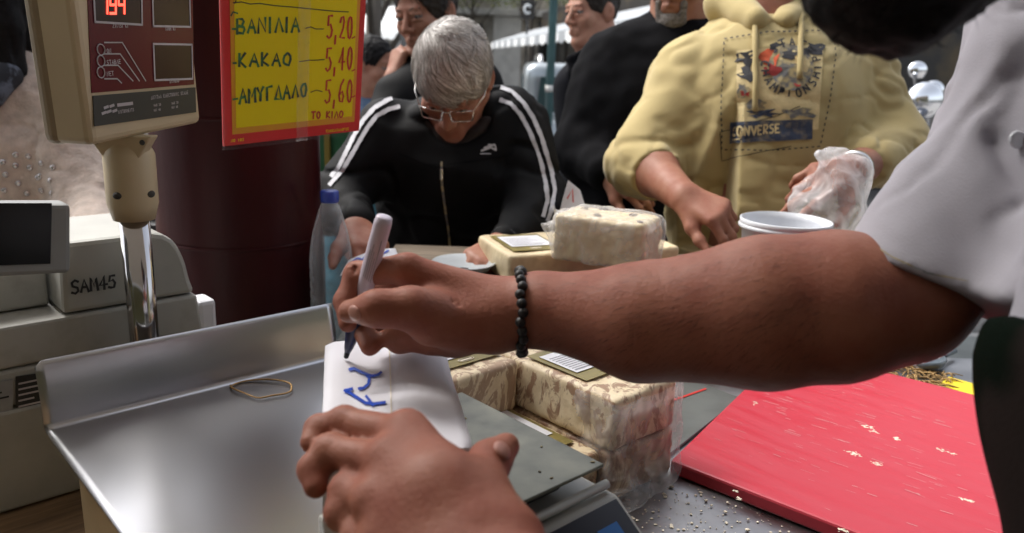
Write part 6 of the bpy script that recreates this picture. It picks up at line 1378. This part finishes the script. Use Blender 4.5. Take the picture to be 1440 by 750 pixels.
trousers(man, (pel.x, pel.y, .93), M['trouser_dark'], M['shoe_dark'], face=(-.6, -.8))

# ---------------------------------------------------------------- man talking on a phone
nb = P(622, 92, 2.52); pel = P(620, 400, 2.6); che = P(622, 190, 2.56)
man = person(ground(pel), 'dark haired man in black talking on a phone behind the grey haired man')
S = Sdf(); H = Head(S, P(598, 18, 2.46), roll_b(basis((-.50, -.84, -.20)), radians(6)), 1.04, neck=nb)
sA, eA, wA = P(578, 132, 2.5), P(542, 182, 2.42), P(553, 112, 2.46); sB, eB, wB = P(664, 126, 2.56), P(692, 240, 2.56), P(690, 330, 2.45)
S.cone(nb, che, .08, .11, .06); S.cone(che, pel, .13, .13, .06)
for a, b, c in ((sA, eA, wA), (sB, eB, wB)): limb(S, a, b, c, (.045, .04, .03))
hand(S, wA, P(564, 64, 2.47) - wA, Vector((-.75, -.65, .1)), -1, 1.0, (.65, .7, .75, .8), thumb=(.4, .4)); hand(S, wB, Vector((0, -.1, -1)), Vector((1, -.3, 0)), -1, 1, (.3, .3, .4, .4))
sdf_obj('body', S, .0046, M['skin_tan'], man)
J = Sdf(); J.ell(che, (.19, .13, .2), None, .06); J.cone(che, pel, .175, .18, .07, flat=((0, 1, 0), .8)); J.cone(sA, sB, .085, .085, .06); J.cone(nb + Vector((.01, .02, -.03)), che, .10, .15, .08)
for a, b, c in ((sA, eA, wA), (sB, eB, wB)): J.cone(a, b, .082, .068, .05); J.cone(b, b.lerp(c, .72), .066, .052, .03)
J.clip(pel + Vector((0, 0, -.06)), (0, 0, -1), .01)
cj = sdf_obj('black_jacket', J, .0065, M['jacket_black'], man, noise=[(.009, 12, 97, (1.2, 1, .8))])
hair_cap('hair', H, M['hair_dark'], man, front=.056, puff=1.05, strand=600, length=.045, lift=.008); eyes(H, man, M['iris_dark']); brows(H, man, M['brow_dark'])
trousers(man, (pel.x, pel.y, .93), M['trouser_dark'], M['shoe_dark'])
pc = P(574, 62, 2.47); o = thing('mobile_phone', pc, 'black mobile phone held to the ear of the dark haired man', 'phone')
pb = basis((-.6, -.75, .1)); ph = MB().box(pc, (.06, .009, .12), (pb.col[0], pb.col[1], (pb.col[2] + pb.col[0] * .3).normalized()), bevel=.003).build('case', M['phone_black'], o)

# ---------------------------------------------------------------- man in a denim shirt, in profile
nb = P(517, 128, 3.42); pel = P(512, 330, 3.5); che = P(512, 200, 3.46)
man = person(ground(pel), 'dark haired man in a blue denim shirt half hidden by the price sign')
S = Sdf(); H = Head(S, P(525, 92, 3.4), basis((.90, -.40, -.1)), 1.0, neck=nb)
sA, eA, wA = P(470, 158, 3.45), P(462, 240, 3.45), P(480, 310, 3.35); sB, eB, wB = P(560, 158, 3.5), P(566, 240, 3.5), P(552, 310, 3.4)
S.cone(nb, che, .08, .11, .06); S.cone(che, pel, .13, .13, .06)
for a, b, c in ((sA, eA, wA), (sB, eB, wB)): limb(S, a, b, c, (.045, .04, .03))
hand(S, wA, Vector((0, -.1, -1)), Vector((-1, -.3, 0)), 1, 1, (.3, .3, .4, .4)); hand(S, wB, Vector((0, -.1, -1)), Vector((1, -.3, 0)), -1, 1, (.3, .3, .4, .4))
sdf_obj('body', S, .0052, M['skin_tan'], man)
J = Sdf(); J.ell(che, (.18, .13, .18), None, .06); J.cone(che, pel, .165, .165, .07, flat=((0, 1, 0), .8)); J.cone(sA, sB, .08, .08, .06); J.cone(nb + Vector((0, .02, -.04)), che, .09, .14, .07)
for a, b, c in ((sA, eA, wA), (sB, eB, wB)): J.cone(a, b, .075, .062, .05); J.cone(b, b.lerp(c, .92), .062, .046, .03)
J.clip(pel + Vector((0, 0, -.04)), (0, 0, -1), .01)
cj = sdf_obj('denim_shirt', J, .007, M['denim'], man, noise=[(.008, 12, 99, (1.2, 1, .8))])
hair_cap('hair', H, M['hair_black'], man, front=.06); eyes(H, man, M['iris_dark']); brows(H, man, M['brow_dark'])
trousers(man, (pel.x, pel.y, .93), M['jeans_teal'], M['shoe_dark'])

# ---------------------------------------------------------------- woman in a cream fleece jacket
nb = P(-8, 98, 1.72); pel = P(10, 420, 1.84); che = P(8, 235, 1.78)
wom = person(ground(pel), 'woman with long dark hair in a cream fleece jacket with metal studs')
S = Sdf(); H = Head(S, P(-34, 12, 1.68), basis((-.55, -.8, -.22)), .95, neck=nb, neck_r=(.048, .052))
sA, eA, wA = P(-130, 160, 1.75), P(-170, 320, 1.72), P(-90, 380, 1.6); sB, eB, wB = P(86, 150, 1.76), P(126, 290, 1.70), P(150, 372, 1.50)
S.cone(nb, che, .06, .1, .06); S.cone(che, pel, .11, .125, .06)
for a, b, c in ((sA, eA, wA), (sB, eB, wB)): limb(S, a, b, c, (.042, .037, .026))
hand(S, wA, Vector((.6, -.6, -.5)), Vector((-.2, -.4, 1)), 1, .9, (.4, .4, .5, .5)); hand(S, wB, Vector((0, -.8, -.5)), Vector((.2, -.4, 1)), -1, .9, (.4, .4, .5, .5))
sdf_obj('body', S, .0048, M['skin_fair'], wom)
J = Sdf(); J.ell(che, (.175, .14, .17), None, .06); J.cone(che, pel, .155, .175, .07, flat=((0, 1, 0), .85)); J.cone(sA, sB, .072, .072, .06); J.cone(nb + Vector((.01, .01, -.03)), che, .095, .14, .07)
for a, b, c in ((sA, eA, wA), (sB, eB, wB)): J.cone(a, b, .079, .070, .05); J.cone(b, b.lerp(c, .85), .070, .052, .03)
J.clip(pel + Vector((0, 0, -.08)), (0, 0, -1), .01)
cj = sdf_obj('fleece_jacket', J, .0055, M['fleece'], wom, noise=[(.008, 14, 101, (1.1, 1, 1.2)), (.005, 12, 1101, (.8, 1, 1.2)), (.0025, 110, 103)]); WB_ = SURF['fleece_jacket']
for (x, y) in ((4, 228), (22, 218), (40, 220), (58, 230), (8, 246), (22, 233), (42, 236), (56, 248), (6, 268), (26, 258), (38, 272), (53, 250), (70, 254), (58, 268), (72, 272), (-10, 240), (74, 236)):
    c = cast(x, y, WB_, .001)
    if c is None: continue
    h = WB_.ray_cast(CAM, ray(x, y).normalized()); n = h[1] if h[1].dot(FW) < 0 else -h[1]
    MB().sphere(c, 1, (.0062, .0032, .0062), basis(n), 14).build('stud', M['stud'], cj, True)
def lh(S):
    for e in (-1, 1): S.chain([H.T(e * .068, -.03, .04), H.T(e * .085, -.005, -.04), H.T(e * .092, .02, -.13), H.T(e * .085, .05, -.19)], [.045, .036, .034, .02], .02)
    S.cone(H.T(0, -.06, .0), H.T(0, -.075, -.16), .085, .06, .03)
S_ = Sdf(); S_.ell(H.T(0, -.016, .033), (.083, .104, .094), np.array(H.R), .01); S_.ell(H.T(0, .118, -.015), (.066, .085, .088), np.array(H.R), .01, 's'); lh(S_)
hw = sdf_obj('hair', S_, .0045, M['hair_black'], wom, noise=[(.004, 60, 104, (1, 1, .3)), (.002, 150, 105, (1, 1, .3))]); eyes(H, wom, M['iris_dark']); brows(H, wom, M['brow_dark'])
C_ = Sdf(); C_.chain([P(-60, 112, 1.66), P(-20, 128, 1.62), P(6, 108, 1.66), P(10, 80, 1.74)], [.035, .034, .032, .03], .02); sdf_obj('scarf', C_, .0045, M['scarf'], wom, noise=[(.006, 30, 106)])
trousers(wom, (pel.x, pel.y + .03, .93), M['trouser_dark'], M['shoe_dark'])
